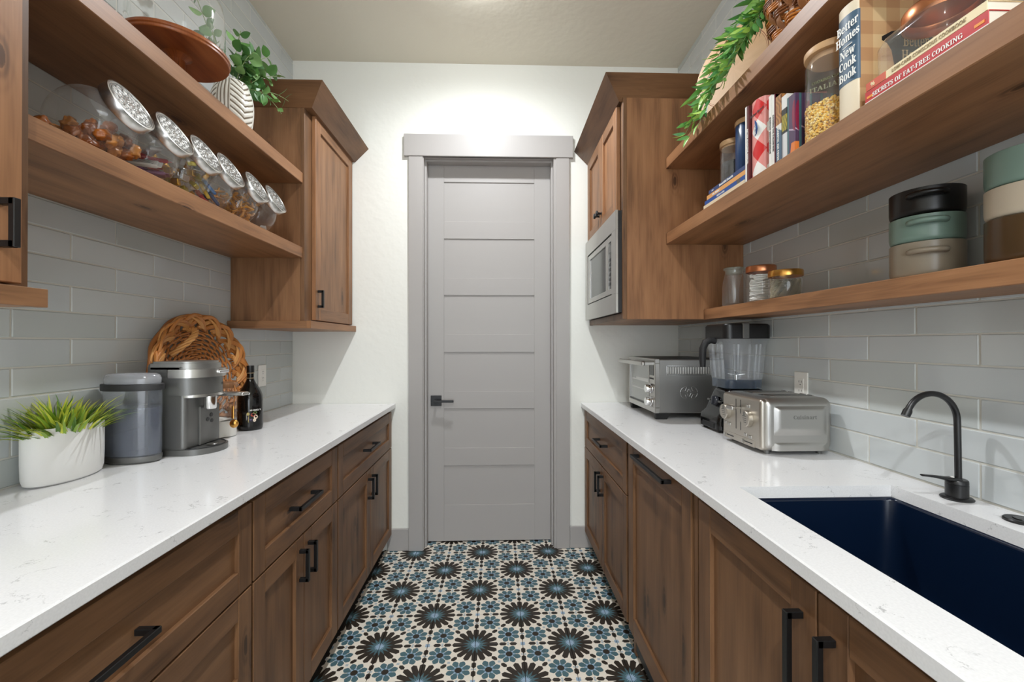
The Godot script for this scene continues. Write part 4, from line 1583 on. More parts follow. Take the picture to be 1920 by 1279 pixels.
func toaster() -> void:
	var y := 0.914
	var x0 := 0.88
	var x1 := 1.122
	var d0 := 1.405
	var d1 := 1.664
	var t := thing("toaster", "brushed steel four-slice toaster with round dials standing nearest the sink", "toaster", at(1.0, y, 1.535))
	var m := mb()
	m.rbox(at(x0 + 0.004, y + 0.012, d0), at(x1, y + 0.191, d1), 0.026, 6)
	part("body", m, mats.steel, t)
	# front plate
	m = mb()
	m.rbox(at(x0 - 0.003, y + 0.014, d0 + 0.008), at(x0 + 0.06, y + 0.186, d1 - 0.004), 0.012, 4)
	part("front_plate", m, surf("brushed_front", rgb(190, 184, 174), 0.36, 1.0), t)
	# pressed pillow on the near side
	m = mb()
	var rows := []
	for i in 25:
		var row := PackedVector3Array()
		var v := i / 24.0
		for j in 33:
			var u := j / 32.0
			var e := minf(minf(u, 1 - u) * 9.0, minf(v * 3.4, (1 - v) * 8.0))
			var h := smoothstep(0.0, 1.0, clampf(e, 0.0, 1.0))
			row.append(at(x0 + 0.034 + u * 0.184, y + 0.062 + v * 0.104, d0 + 0.0005 - h * 0.0075))
		rows.append(row)
	m.grid(rows, false, true)
	rows = []
	for i in 13:
		var row := PackedVector3Array()
		var v := i / 12.0
		for j in 33:
			var u := j / 32.0
			var e := minf(minf(u, 1 - u) * 8.0, (1 - v) * 2.2)
			var h := smoothstep(0.0, 1.0, clampf(e, 0.0, 1.0))
			row.append(at(x0 + 0.030 + u * 0.196, y + 0.016 + v * 0.032, d0 + 0.0015 - h * 0.006))
		rows.append(row)
	m.grid(rows, false, true)
	part("side_panel", m, mats.steel, t)
	words("Cuisinart", 0.017, surf("emboss", rgb(150, 149, 146), 0.3, 1.0), t, at(1.018, y + 0.128, d0 - 0.0072), Basis(), true, true, 1.0, 0.0012)
	m = mb()
	for k in 4:
		var d := d0 + 0.052 + k * 0.050 - (0.012 if k in [1, 3] else 0.0)
		m.box(at(x0 + 0.055, y + 0.1902, d), at(x1 - 0.03, y + 0.1918, d + 0.026), 0)
	part("slot", m, mats.black, t)
	m = mb()
	for k in 4:
		var d := d0 + 0.052 + k * 0.050 - (0.012 if k in [1, 3] else 0.0)
		m.box(at(x1 - 0.036, y + 0.1902, d), at(x1 - 0.03, y + 0.195, d + 0.026), 0.001)
		m.box(at(x0 + 0.055, y + 0.1902, d - 0.003), at(x1 - 0.03, y + 0.1935, d - 0.0005), 0.001)
	part("slot_rim", m, mats.chrome, t)
	var xf := x0 - 0.003
	for e in [[1.028, 1.625], [1.024, 1.484]]:
		m = mb()
		m.xf = Transform3D(Basis(Vector3(0, 0, 1), PI / 2), at(xf, e[0], e[1]))
		m.lathe([Vector2(0.0001, 0.016), Vector2(0.026, 0.016), Vector2(0.028, 0.014), Vector2(0.0285, 0.0), Vector2(0.031, 0.0)], 36)
		var kn := part("dial", m, mats.brushed_front, t)
		m = mb()
		for r in 4:
			m.box(at(xf - 0.0163, e[0] + 0.008 - r * 0.007, e[1] - 0.013), at(xf - 0.0155, e[0] + 0.0105 - r * 0.007, e[1] + 0.012 - 0.003 * r), 0)
		m.box(at(xf - 0.0168, e[0] + 0.010, e[1] - 0.003), at(xf - 0.0155, e[0] + 0.024, e[1] + 0.003), 0)
		part("dial_mark", m, mats.graphite, kn)
	m = mb()
	for d in [1.563, 1.533]:
		m.box(at(xf - 0.0004, 0.974, d - 0.0018), at(xf + 0.001, 1.084, d + 0.0018), 0)
	part("lever_slot", m, mats.black, t)
	m = mb()
	m.rbox(at(xf - 0.036, 1.046, 1.528), at(xf - 0.018, 1.062, 1.570), 0.005)
	m.box(at(xf - 0.02, 1.050, 1.531), at(xf, 1.058, 1.535), 0.001)
	m.box(at(xf - 0.02, 1.050, 1.561), at(xf, 1.058, 1.565), 0.001)
	part("lever", m, mats.steel, t)
	for e in [[0.986, 1.634], [0.984, 1.607], [1.068, 1.482], [0.965, 1.500], [0.962, 1.472]]:
		part("button", mb().rbox(at(xf - 0.004, e[0] - 0.006, e[1] - 0.009), at(xf + 0.002, e[0] + 0.006, e[1] + 0.009), 0.0035, 3), mats.steel, t)
	part("slider_plate", mb().box(at(xf - 0.0012, 0.930, 1.448), at(xf + 0.001, 0.954, 1.650), 0.0008), mats.brushed_front, t)
	m = mb()
	for d in [1.590, 1.472]:
		m.box(at(xf - 0.0018, 0.9395, d - 0.012), at(xf, 0.9435, d + 0.034), 0)
	part("slider_slot", m, mats.black, t)
	for d in [1.632, 1.512]:
		part("slider", mb().box(at(xf - 0.009, 0.9355, d - 0.005), at(xf, 0.9475, d + 0.005), 0.001), mats.steel, t)
	for e in [[x0 + 0.03, d0 + 0.03], [x1 - 0.03, d0 + 0.03], [x0 + 0.03, d1 - 0.03], [x1 - 0.03, d1 - 0.03]]:
		m = mb()
		m.lathe([Vector2(0.009, 0.0005), Vector2(0.010, 0.018)], 14, at(e[0], y, e[1]))
		part("foot", m, mats.graphite, t)


func faucet() -> void:
	var y := 0.914
	var c := at(1.104, y, 1.004)
	var t := thing("faucet", "slim matte black gooseneck water faucet behind the navy sink", "faucet", c)
	var m := mb()
	m.lathe([Vector2(0.0, 0.0005), Vector2(0.03, 0.0005), Vector2(0.031, 0.003), Vector2(0.028, 0.006), Vector2(0.02, 0.007)], 36, c)
	part("flange", m, mats.black_satin, t)
	m = mb()
	m.lathe([Vector2(0.021, 0.006), Vector2(0.0212, 0.036), Vector2(0.0205, 0.0365), Vector2(0.0205, 0.038), Vector2(0.0212, 0.0385), Vector2(0.0208, 0.046), Vector2(0.019, 0.048), Vector2(0.0, 0.048)], 32, c)
	part("body", m, mats.black_satin, t)
	m = mb()
	var p := PackedVector3Array([c + Vector3(0.004, 0.04, 0), c + Vector3(0.003, 0.12, 0), c + Vector3(0.002, 0.184, 0)])
	for k in 20:
		var a := PI * 0.86 * (k + 1) / 20.0
		p.append(c + Vector3(-0.064 + 0.066 * cos(a), 0.186 + 0.068 * sin(a), 0.004 * k / 20.0))
	m.tube(p, 0.0068, 14)
	part("spout", m, mats.black_satin, t)
	var e := p[-1]
	var d := (p[-1] - p[-2]).normalized()
	m = mb()
	m.tube(PackedVector3Array([e - d * 0.002, e + d * 0.003, e + d * 0.016]), [0.0078, 0.0092, 0.0088], 16)
	part("aerator", m, mats.black_satin, t)
	m = mb()
	m.tube(PackedVector3Array([c + Vector3(-0.002, 0.046, 0), c + Vector3(-0.028, 0.050, 0.002), c + Vector3(-0.060, 0.056, 0.004), c + Vector3(-0.092, 0.060, 0.006)]), [0.016, 0.011, 0.007, 0.0055], 12, false, 0.45)
	part("lever", m, mats.black_satin, t)
	m = mb()
	m.lathe([Vector2(0.0, 0.0545), Vector2(0.004, 0.0545), Vector2(0.0045, 0.053)], 14, c + Vector3(-0.014, 0, 0.002))
	part("lever_mark", m, mats.white_plastic, t)


# ---------------------------------------------------------------- things on the left shelves
func slant_jar(k: int, d: float, label: String) -> Node3D:
	var base := at(-1.03, 1.7485, d)
	var t := thing("candy_jar", label, "jar", base, "slanted glass jars with steel lids")
	var n := Vector3(0.88, 0.475, 0)
	var cen := Vector3(0, 0.0925, 0)
	if not cache.has("jar"):
		var m := MB.new()
		var rows := []
		for i in 25:
			var s := -PI / 2 + PI * i / 24.0
			var rr := 0.0925 * pow(maxf(cos(s), 0.0), 0.42)
			var row := PackedVector3Array()
			for j in 48:
				var a := TAU * j / 48
				var p := cen + Vector3(cos(a) * rr, sin(a) * rr, signf(sin(s)) * pow(absf(sin(s)), 0.9) * 0.0622)
				p.y = maxf(p.y, 0.0005 + 0.004 * smoothstep(0.0, 0.07, absf(p.x)) * 0)
				row.append(p)
			rows.append(row)
		m.grid(rows, true)
		var e := Basis(Vector3(n.y, -n.x, 0), n, Vector3(0, 0, 1))
		m.xf = Transform3D(e, cen)
		m.lathe([Vector2(0.062, 0.062), Vector2(0.057, 0.074), Vector2(0.056, 0.092), Vector2(0.0575, 0.094)], 40)
		cache["jar"] = m.mesh()
		m = MB.new()
		m.xf = Transform3D(e, cen)
		m.lathe([Vector2(0.058, 0.088), Vector2(0.0615, 0.088), Vector2(0.062, 0.090), Vector2(0.062, 0.112), Vector2(0.0612, 0.114), Vector2(0.058, 0.1145), Vector2(0.057, 0.1125), Vector2(0.0, 0.1135)], 48)
		cache["lid"] = m.mesh()
		m = MB.new()
		m.xf = Transform3D(e, cen)
		var h := 0.1132
		for r in [0.054, 0.050, 0.020]:
			var p := PackedVector3Array()
			for j in 48:
				p.append(Vector3(cos(TAU * j / 48) * r, h, sin(TAU * j / 48) * r))
			m.tube(p, 0.0011, 5, true)
		for q in 12:
			for dirn in [-1.0, 1.0]:
				var p := PackedVector3Array()
				for j in 16:
					var u := j / 15.0
					var rad := 0.011 * (1.0 - 0.75 * u)
					var a: float = u * TAU * 1.25 * dirn
					var c := Vector2.from_angle(TAU * q / 12 + dirn * 0.13) * (0.041 if dirn > 0 else 0.030)
					p.append(Vector3(c.x + cos(a) * rad, h, c.y + sin(a) * rad))
				m.tube(p, 0.0010, 4)
		for q in 8:
			var c := Vector2.from_angle(TAU * q / 8) * 0.011
			m.ball(Vector3(c.x, h, c.y), Vector3(0.0045, 0.0016, 0.0045), 5)
		cache["emboss"] = m.mesh()
	local("glass", cache.jar, mats.clear_glass, t)
	var l := local("lid", cache.lid, mats.lid_steel, t)
	local("embossing", cache.emboss, mats.steel_dark, l)
	return t


func lump(seed_: int, r: Vector3, n := 6) -> ArrayMesh:
	var g := RandomNumberGenerator.new()
	g.seed = seed_
	var f := FastNoiseLite.new()
	f.seed = seed_
	f.frequency = 1.7
	var m := MB.new()
	var rows := []
	for i in n + 1:
		var la := -PI / 2 + PI * i / n
		var row := PackedVector3Array()
		for j in n * 2:
			var lo := TAU * j / (n * 2)
			var v := Vector3(cos(la) * cos(lo), sin(la), cos(la) * sin(lo))
			var k := 1.0 + 0.55 * f.get_noise_3dv(v * 1.5)
			var sq := Vector3(signf(v.x) * pow(absf(v.x), 0.7), signf(v.y) * pow(absf(v.y), 0.7), signf(v.z) * pow(absf(v.z), 0.7))
			row.append(sq * r * k)
		rows.append(row)
	m.grid(rows, true, true)
	return m.mesh()


func bit(called: String, mesh: Mesh, mat: Material, p: Vector3, label: String, cat: String, group: String, bs: Basis) -> MeshInstance3D:
	var o := MeshInstance3D.new()
	o.mesh = mesh
	o.material_override = mat
	o.transform = Transform3D(bs, p)
	hang(o, called, self)
	tag(o, label, cat, group)
	return o


func spin() -> Basis:
	return Basis.from_euler(Vector3(rng.randf() * TAU, rng.randf() * TAU, rng.randf() * TAU))


func heap(n: int, d: float, size: float, height: float) -> Array:   # places for n pieces lying in the jar at depth d
	var o := []
	var tries := 0
	while o.size() < n and tries < 6000:
		tries += 1
		var p := Vector3(rng.randf_range(-0.078, 0.078), rng.randf_range(0.012, height), rng.randf_range(-0.052, 0.052))
		if Vector2(p.x, p.y - 0.0925).length() > 0.088 - size * 0.6: continue
		var w := at(-1.03, 1.7485, d) + p
		var free := true
		for q in o:
			if q.distance_to(w) < size * 1.25: free = false; break
		if free: o.append(w)
	return o


func left_shelf_things() -> void:
	surf("lid_steel", rgb(214, 212, 208), 0.27, 1.0)
	var ds := [1.121, 1.268, 1.402, 1.528, 1.691, 1.83]
	slant_jar(0, ds[0], "nearest slanted glass jar, a quarter full of brown pretzel nuggets")
	slant_jar(1, ds[1], "slanted glass jar of red and purple wrapped bars, second from the near end")
	slant_jar(2, ds[2], "slanted glass jar of gold and silver foil chocolates")
	slant_jar(3, ds[3], "slanted glass jar with bright blue candy packets inside")
	slant_jar(4, ds[4], "slanted glass jar full of golden snack mix")
	slant_jar(5, ds[5], "almost empty slanted glass jar at the far end of the row")
	# 1: pretzel nuggets
	var lm := []
	for k in 4: lm.append(lump(30 + k, Vector3(0.017, 0.0115, 0.0145), 8))
	var br := [surf("nugget_a", rgb(158, 88, 32), 0.3), surf("nugget_b", rgb(122, 64, 22), 0.3), surf("nugget_c", rgb(188, 124, 62), 0.35)]
	for p in heap(60, ds[0], 0.0165, 0.078):
		bit("pretzel_nugget", lm[rng.randi() % 4], br[rng.randi() % 3], p, "glossy brown pretzel nugget in the nearest slanted jar", "snack", "pretzel nuggets in the nearest jar", spin())
	# 2: wrapped bars
	var bar := MB.new()
	bar.rbox(Vector3(-0.034, -0.006, -0.016), Vector3(0.034, 0.006, 0.016), 0.005, 3)
	bar.box(Vector3(-0.042, -0.001, -0.016), Vector3(0.042, 0.001, 0.016), 0)
	var bm := bar.mesh()
	var cols := [surf("wrap_red", rgb(166, 28, 42), 0.3), surf("wrap_purple", rgb(112, 50, 104), 0.3), surf("wrap_silver", rgb(200, 200, 202), 0.3, 0.6), surf("wrap_white", rgb(226, 224, 220), 0.4)]
	var lay := [[-0.03, 0.018, 0.02, 1, 0.2, 0.1], [0.012, 0.016, -0.016, 1, 0.5, 0.0], [-0.01, 0.034, -0.024, 0, -0.3, 0.15], [0.014, 0.036, 0.022, 3, 0.45, 0.75], [-0.028, 0.050, 0.006, 2, 0.2, -0.2], [0.020, 0.060, -0.014, 0, 0.7, 0.3], [-0.012, 0.066, 0.020, 0, 1.2, 0.1], [0.024, 0.078, 0.008, 2, -0.5, 0.25]]
	var nm := ["red", "purple", "silver", "white"]
	for e in lay:
		var b := Basis.from_euler(Vector3(e[5], e[4], rng.randf_range(-0.15, 0.15)))
		var lab := "%s wrapped candy bar in the second slanted jar" % nm[e[3]]
		var o := bit("candy_bar", bm, cols[e[3]], at(-1.03, 1.7485, ds[1]) + Vector3(e[0] * 0.9 + 0.012, e[1] * 0.9 + 0.022, e[2] * 0.75), lab, "candy bar", "wrapped bars in the second jar" , b)
		if e[3] == 3:
			var m := MB.new()
			for r in 5: m.box(Vector3(-0.024, 0.006, -0.010 + r * 0.0045), Vector3(0.024 - (r % 2) * 0.008, 0.0064, -0.0085 + r * 0.0045), 0)
			local("small_print", m.mesh(), mats.dark_ink, o)
	# 3: foil chocolates
	var sq := MB.new()
	sq.rbox(Vector3(-0.012, -0.007, -0.011), Vector3(0.012, 0.007, 0.011), 0.003, 2)
	var sm := sq.mesh()
	var foil := [surf("foil_gold", rgb(214, 160, 50), 0.25, 0.8), surf("foil_silver", rgb(200, 198, 194), 0.25, 0.9), surf("foil_yellow", rgb(176, 158, 44), 0.3, 0.5), surf("foil_label", rgb(222, 220, 216), 0.4)]
	var fn := ["gold", "silver", "yellow", "white labelled"]
	for p in heap(44, ds[2], 0.0165, 0.125):
		var k := [0, 1, 2, 2, 3, 0][rng.randi() % 6] as int
		bit("foil_chocolate", sm, foil[k], p, "small %s foil chocolate in the third slanted jar" % fn[k], "chocolate", "%s foil chocolates in the third jar" % fn[k], spin())
	# 4: packets
	var pk := MB.new()
	pk.rbox(Vector3(-0.026, -0.0055, -0.020), Vector3(0.026, 0.0055, 0.020), 0.005, 3)
	var pm := pk.mesh()
	var pc := [surf("pack_blue", rgb(22, 108, 190), 0.3), surf("pack_red", rgb(190, 34, 52), 0.3), surf("pack_yellow", rgb(236, 200, 52), 0.35), surf("pack_green", rgb(96, 158, 92), 0.35), surf("pack_navy", rgb(34, 70, 118), 0.3)]
	var pn := ["blue", "red", "yellow", "green", "navy"]
	for e in [[0.036, 0.076, 0.012, 0, 0.9], [0.040, 0.040, -0.012, 4, 1.0], [0.018, 0.030, 0.030, 1, 0.8], [-0.005, 0.060, 0.028, 1, 0.9], [-0.01, 0.018, -0.02, 3, 0.1], [0.03, 0.056, 0.036, 2, 1.1], [-0.03, 0.03, 0.01, 0, 0.2], [-0.02, 0.055, -0.025, 4, 0.4], [0.0, 0.092, -0.01, 2, 0.6]]:
		var b := Basis(Vector3.UP, 0.35) * Basis(Vector3(0, 0, 1), -e[4]) * Basis(Vector3.UP, 0.5)
		var o := bit("candy_packet", pm, pc[e[3]], at(-1.03, 1.7485, ds[3]) + Vector3(e[0] * 0.85, e[1] * 0.9 + 0.014, e[2] * 0.7), "%s fruit candy packet in the fourth slanted jar" % pn[e[3]], "candy", "%s packets in the fourth jar" % pn[e[3]], b)
		if e[3] in [0, 4]:
			var w := MeshInstance3D.new()
			var tm := TextMesh.new()
			tm.text = "KIND" if e[3] == 0 else "CHEWS"
			tm.font_size = 48
			tm.pixel_size = 0.0003
			tm.depth = 0.0006
			w.mesh = tm
			w.material_override = mats.white_ink
			w.transform = Transform3D(Basis(Vector3(1, 0, 0), Vector3(0, 0, -1), Vector3(0, 1, 0)), Vector3(0, 0.0057, 0))
			hang(w, "lettering", o)
	# 5: snack mix, too many to count
	var m := mb()
	for p in heap(150, ds[4], 0.010, 0.118):
		var b := spin()
		if rng.randf() < 0.7:
			m.tube(bend(p - b.x * 0.016, p + b.y * 0.008, p + b.x * 0.016, 5), [0.003, 0.0038, 0.0042, 0.0042, 0.0038, 0.003], 6)
		else:
			m.ball(p, Vector3(0.008, 0.006, 0.0065), 5)
	solo("snack_mix", m, surf("snack", rgb(212, 148, 60), 0.4), "golden cashew and sesame stick snack mix filling the fifth slanted jar", "snack", at(-1.03, 1.76, ds[4]), "", "stuff")
	# 6: a few crumbs
	for k in 3:
		bit("candy_piece", sm, [foil[3], foil[0], foil[3]][k], at(-1.03, 1.7485, ds[5]) + Vector3([0.03, 0.005, 0.042][k], [0.018, 0.012, 0.024][k], [0.02, -0.02, -0.01][k]), "last small candy left in the almost empty far jar", "candy", "last candies in the far jar", spin())
	cake_stand()
	vase()


func cake_stand() -> void:
	var c := at(-1.022, 2.1055, 1.40)
	var t := thing("cake_stand", "round reddish wooden cake stand on the upper left shelf under a glass dome", "cake stand", c)
	surf("cherry", Color(1, 1, 1), 0.35)
	mats.cherry.albedo_texture = wood_image(63, rgb(86, 42, 18), rgb(136, 72, 34), rgb(168, 100, 54), 2)
	mats.cherry.uv1_scale = Vector3(2.4, 1.2, 1)
	var m := mb(2)
	m.lathe([Vector2(0.1385, 0.0985), Vector2(0.1405, 0.1005), Vector2(0.1405, 0.1065), Vector2(0.1435, 0.1095), Vector2(0.1435, 0.1165), Vector2(0.141, 0.120), Vector2(0.138, 0.122), Vector2(0.0, 0.122)], 64, c)
	m.disc(c + Vector3(0, 0.0985, 0), Vector3.DOWN, 0.1385, 64)
	part("plate", m, mats.cherry, t)
	m = mb(2)
	m.lathe([Vector2(0.0, 0.0005), Vector2(0.07, 0.0005), Vector2(0.074, 0.006), Vector2(0.07, 0.014), Vector2(0.034, 0.026), Vector2(0.022, 0.05), Vector2(0.022, 0.085), Vector2(0.030, 0.0935), Vector2(0.04, 0.0985)], 40, c)
	part("foot", m, mats.cherry, t)
	c.y += 0.122
	t = thing("glass_dome", "clear glass dome covering the wooden cake stand on the upper left shelf", "glass dome", c)
	m = mb()
	m.lathe([Vector2(0.130, 0.0008), Vector2(0.131, 0.003), Vector2(0.1295, 0.006), Vector2(0.1285, 0.10), Vector2(0.127, 0.135), Vector2(0.122, 0.165), Vector2(0.10, 0.188), Vector2(0.07, 0.203), Vector2(0.03, 0.211), Vector2(0.0, 0.212)], 56, c)
	part("dome", m, mats.clear_glass, t)
	m = mb()
	m.lathe([Vector2(0.0, 0.212), Vector2(0.010, 0.213), Vector2(0.009, 0.222), Vector2(0.016, 0.236), Vector2(0.014, 0.248), Vector2(0.0, 0.253)], 28, c)
	part("knob", m, mats.clear_glass, t)


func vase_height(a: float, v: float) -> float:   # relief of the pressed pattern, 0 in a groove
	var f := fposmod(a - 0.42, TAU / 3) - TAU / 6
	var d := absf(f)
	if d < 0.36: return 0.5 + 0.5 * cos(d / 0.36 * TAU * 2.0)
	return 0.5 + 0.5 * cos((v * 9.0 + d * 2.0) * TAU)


func vase() -> void:
	var c := at(-1.045, 2.1055, 1.722)
	var t := thing("vase", "cream ribbed ceramic vase on the upper left shelf holding eucalyptus", "vase", c)
	var w := 256
	var data := PackedByteArray()
	data.resize(w * w * 3)
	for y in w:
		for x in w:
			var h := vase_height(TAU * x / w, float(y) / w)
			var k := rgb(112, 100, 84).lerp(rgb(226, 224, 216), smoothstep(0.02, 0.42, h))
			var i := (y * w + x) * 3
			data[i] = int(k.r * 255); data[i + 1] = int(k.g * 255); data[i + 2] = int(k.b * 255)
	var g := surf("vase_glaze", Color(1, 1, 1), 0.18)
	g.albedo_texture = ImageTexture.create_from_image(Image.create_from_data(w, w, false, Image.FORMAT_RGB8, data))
	var m := MB.new()
	var rows := []
	var prof := [0.055, 0.062, 0.0655, 0.0685, 0.0705, 0.072, 0.0725, 0.0720, 0.070, 0.066, 0.059, 0.055]
	for i in 73:
		var v := i / 72.0
		var q := v * 10.999
		var r: float = lerpf(prof[int(q)], prof[mini(int(q) + 1, 11)], q - int(q))
		var row := PackedVector3Array()
		for j in 193:
			var a := TAU * j / 192
			var rr := r + 0.0018 * vase_height(a, v) * smoothstep(0.0, 0.05, v) * smoothstep(1.0, 0.95, v)
			row.append(c + Vector3(cos(a) * rr, 0.0005 + v * 0.2, sin(a) * rr))
		rows.append(row)
	m.grid(rows, false, true)
	part("body", m, g, t)
	m = mb()
	m.lathe([Vector2(0.055, 0.2), Vector2(0.053, 0.2025), Vector2(0.050, 0.2), Vector2(0.052, 0.14), Vector2(0.0, 0.138)], 40, c)
	part("rim", m, mats.white_glaze, t)
	# eucalyptus
	var pl := thing("eucalyptus", "green round-leaved eucalyptus sprigs standing in the cream vase", "plant", c + Vector3(0, 0.14, 0))
	for k in 3:
		var q := surf("eucalyptus%d" % k, [rgb(84, 132, 66), rgb(116, 156, 92), rgb(62, 108, 54)][k], 0.42)
		q.backlight_enabled = true
		q.backlight = Color(0.2, 0.26, 0.1)
	surf("stem", rgb(120, 142, 84), 0.6)
	var lf := [leaf_mesh(0.050, 0.0205, 0.85, 0.12), leaf_mesh(0.042, 0.0145, 0.9, 0.2), leaf_mesh(0.05, 0.007, 0.8, 0.15)]
	var st := [
		[Vector3(-1.04, 2.42, -1.72), Vector3(-1.02, 2.53, -1.735), 0], [Vector3(-1.01, 2.42, -1.75), Vector3(-0.975, 2.515, -1.865), 0],
		[Vector3(-0.99, 2.40, -1.78), Vector3(-0.94, 2.44, -1.885), 0], [Vector3(-0.98, 2.38, -1.76), Vector3(-0.925, 2.27, -1.865), 1],
		[Vector3(-1.10, 2.46, -1.70), Vector3(-1.13, 2.60, -1.63), 0], [Vector3(-1.0, 2.40, -1.70), Vector3(-0.97, 2.45, -1.74), 0],
		[Vector3(-0.98, 2.38, -1.82), Vector3(-0.94, 2.375, -1.955), 2], [Vector3(-1.07, 2.42, -1.66), Vector3(-1.05, 2.46, -1.60), 1],
		[Vector3(-1.02, 2.38, -1.78), Vector3(-0.99, 2.40, -1.83), 0], [Vector3(-1.02, 2.40, -1.72), Vector3(-0.985, 2.40, -1.77), 0], [Vector3(-1.03, 2.44, -1.76), Vector3(-1.0, 2.47, -1.80), 0], [Vector3(-1.09, 2.40, -1.72), Vector3(-1.12, 2.48, -1.66), 0]]
	m = mb()
	for s in st:
		var p := bend(c + Vector3(rng.randf_range(-0.02, 0.02), 0.145, rng.randf_range(-0.02, 0.02)), s[0], s[1], 14)
		m.tube(p, 0.0013, 5)
		var k := 5
		while k < 15:
			var d := (p[mini(k + 1, 14)] - p[maxi(k - 1, 0)]).normalized()
			var sd := d.cross(Vector3(rng.randf_range(-1, 1), rng.randf_range(-1, 1), rng.randf_range(-1, 1))).normalized()
			for sg in [-1.0, 1.0]:
				var sz := rng.randf_range(0.8, 1.12) * (0.8 if k > 12 else 1.0)
				var x := aim(p[k] - pl.position, (sd * sg + d * 0.35).normalized(), rng.randf() * TAU)
				local("leaf", lf[s[2]], mats["eucalyptus%d" % (rng.randi() % 3)], pl, x.scaled_local(Vector3(sz, sz, sz)))
			k += 2
	part("stems", m, mats.stem, pl)


# ---------------------------------------------------------------- things on the right shelves
func picture(w: int, h: int, f: Callable) -> ImageTexture:
	var data := PackedByteArray()
	data.resize(w * h * 3)
	for y in h:
		for x in w:
			var k: Color = f.call((x + 0.5) / w, (y + 0.5) / h)
			var i := (y * w + x) * 3
			data[i] = int(k.r * 255); data[i + 1] = int(k.g * 255); data[i + 2] = int(k.b * 255)
	return ImageTexture.create_from_image(Image.create_from_data(w, h, false, Image.FORMAT_RGB8, data))


func printed(key: String, tex: Texture2D, su := 1.0, sv := 1.0) -> StandardMaterial3D:
	var m := surf(key, Color(1, 1, 1), 0.35)
	m.albedo_texture = tex
	m.uv1_scale = Vector3(su, sv, 1)
	return m


func book(called: String, label: String, d0: float, d1: float, y0: float, y1: float, depth: float, cover: Material, x := 0.80, group := "") -> Node3D:
	# an upright book whose spine looks down the aisle
	var t := thing(called, label, "book", at(x + depth / 2, y0, (d0 + d1) / 2), group)
	var m := mb()
	if cover is StandardMaterial3D and cover.albedo_texture:   # lay the print over the spine
		m.uo = Vector2.ZERO
		cover.uv1_scale = Vector3(1 / (d1 - d0), -1 / (y1 - y0), 1)
		cover.uv1_offset = Vector3(d1 / (d1 - d0), y1 / (y1 - y0), 0)
	m.box(at(x, y0, d0), at(x + 0.0016, y1, d1), 0.0007)
	m.box(at(x + 0.0012, y0, d0), at(x + depth, y1, d0 + 0.0012), 0.0004)
	m.box(at(x + 0.0012, y0, d1 - 0.0012), at(x + depth, y1, d1), 0.0004)
	part("cover", m, cover, t)
	part("pages", mb().box(at(x + 0.0015, y0 + 0.002, d0 + 0.0011), at(x + depth - 0.003, y1 - 0.002, d1 - 0.0011), 0), mats.paper, t)
	return t


func flat_book(label: String, x: float, d0: float, d1: float, y0: float, y1: float, depth: float, cover: Material, group := "") -> Node3D:
	var t := thing("book", label, "book", at(x + depth / 2, y0, (d0 + d1) / 2), group)
	var m := mb()
	m.box(at(x, y0 + 0.0002, d0), at(x + 0.0014, y1 - 0.0002, d1), 0.0006)
	m.box(at(x + 0.001, y0 + 0.0002, d0), at(x + depth, y0 + 0.0014, d1), 0.0003)
	m.box(at(x + 0.001, y1 - 0.0014, d0), at(x + depth, y1 - 0.0002, d1), 0.0003)
	part("cover", m, cover, t)
	part("pages", mb().box(at(x + 0.0012, y0 + 0.0013, d0 + 0.002), at(x + depth - 0.003, y1 - 0.0013, d1 - 0.002), 0), mats.paper, t)
	return t


func right_shelf_things() -> void:
	round_board()
	basket()
	cookbooks()
	low_jars()
	pots()


func round_board() -> void:
	var az := deg_to_rad(62)
	var ti := deg_to_rad(5)
	var r := 0.163
	var n := Vector3(-sin(az) * cos(ti), sin(ti), cos(az) * cos(ti))
	var c := at(0.885, 2.1485 + r * cos(ti) + 0.002, 1.58)
	var t := thing("serving_board", "round pale wooden board standing at the far end of the top right shelf", "board", at(0.885, 2.1485, 1.58))
	var x := Vector3.UP.cross(n).normalized()
	var b := Basis(x, n.cross(x), n)
	surf("maple", Color(1, 1, 1), 0.5)
	mats.maple.albedo_texture = wood_image(88, rgb(196, 146, 96), rgb(214, 168, 118), rgb(226, 184, 136), 0)
	mats.maple.uv1_scale = Vector3(2, 1.4, 1)
	var m := mb()
	var roll := Basis(Vector3.RIGHT, PI / 2)
	m.xf = Transform3D(b * roll, c)
	m.lathe([Vector2(0.0, -0.009), Vector2(r - 0.003, -0.009), Vector2(r, -0.006), Vector2(r, 0.006), Vector2(r - 0.003, 0.009), Vector2(0.0, 0.009)], 72)
	part("disc", m, mats.maple, t)
	m = mb()
	surf("burnt", rgb(150, 72, 34), 0.6)
	for e in [0.131, 0.126]:
		var p := PackedVector3Array()
		for k in 72:
			p.append(c + b * Vector3(cos(TAU * k / 72) * e, sin(TAU * k / 72) * e, 0.0088))
		m.tube(p, 0.0011 if e > 0.13 else 0.0006, 5, true)
	part("engraved_ring", m, mats.burnt, t)
	words("The", 0.045, mats.burnt, t, c + b * Vector3(-0.062, 0.022, 0.0092), b, false, true)
	words("F", 0.075, mats.burnt, t, c + b * Vector3(-0.085, -0.03, 0.0092), b, true, true)


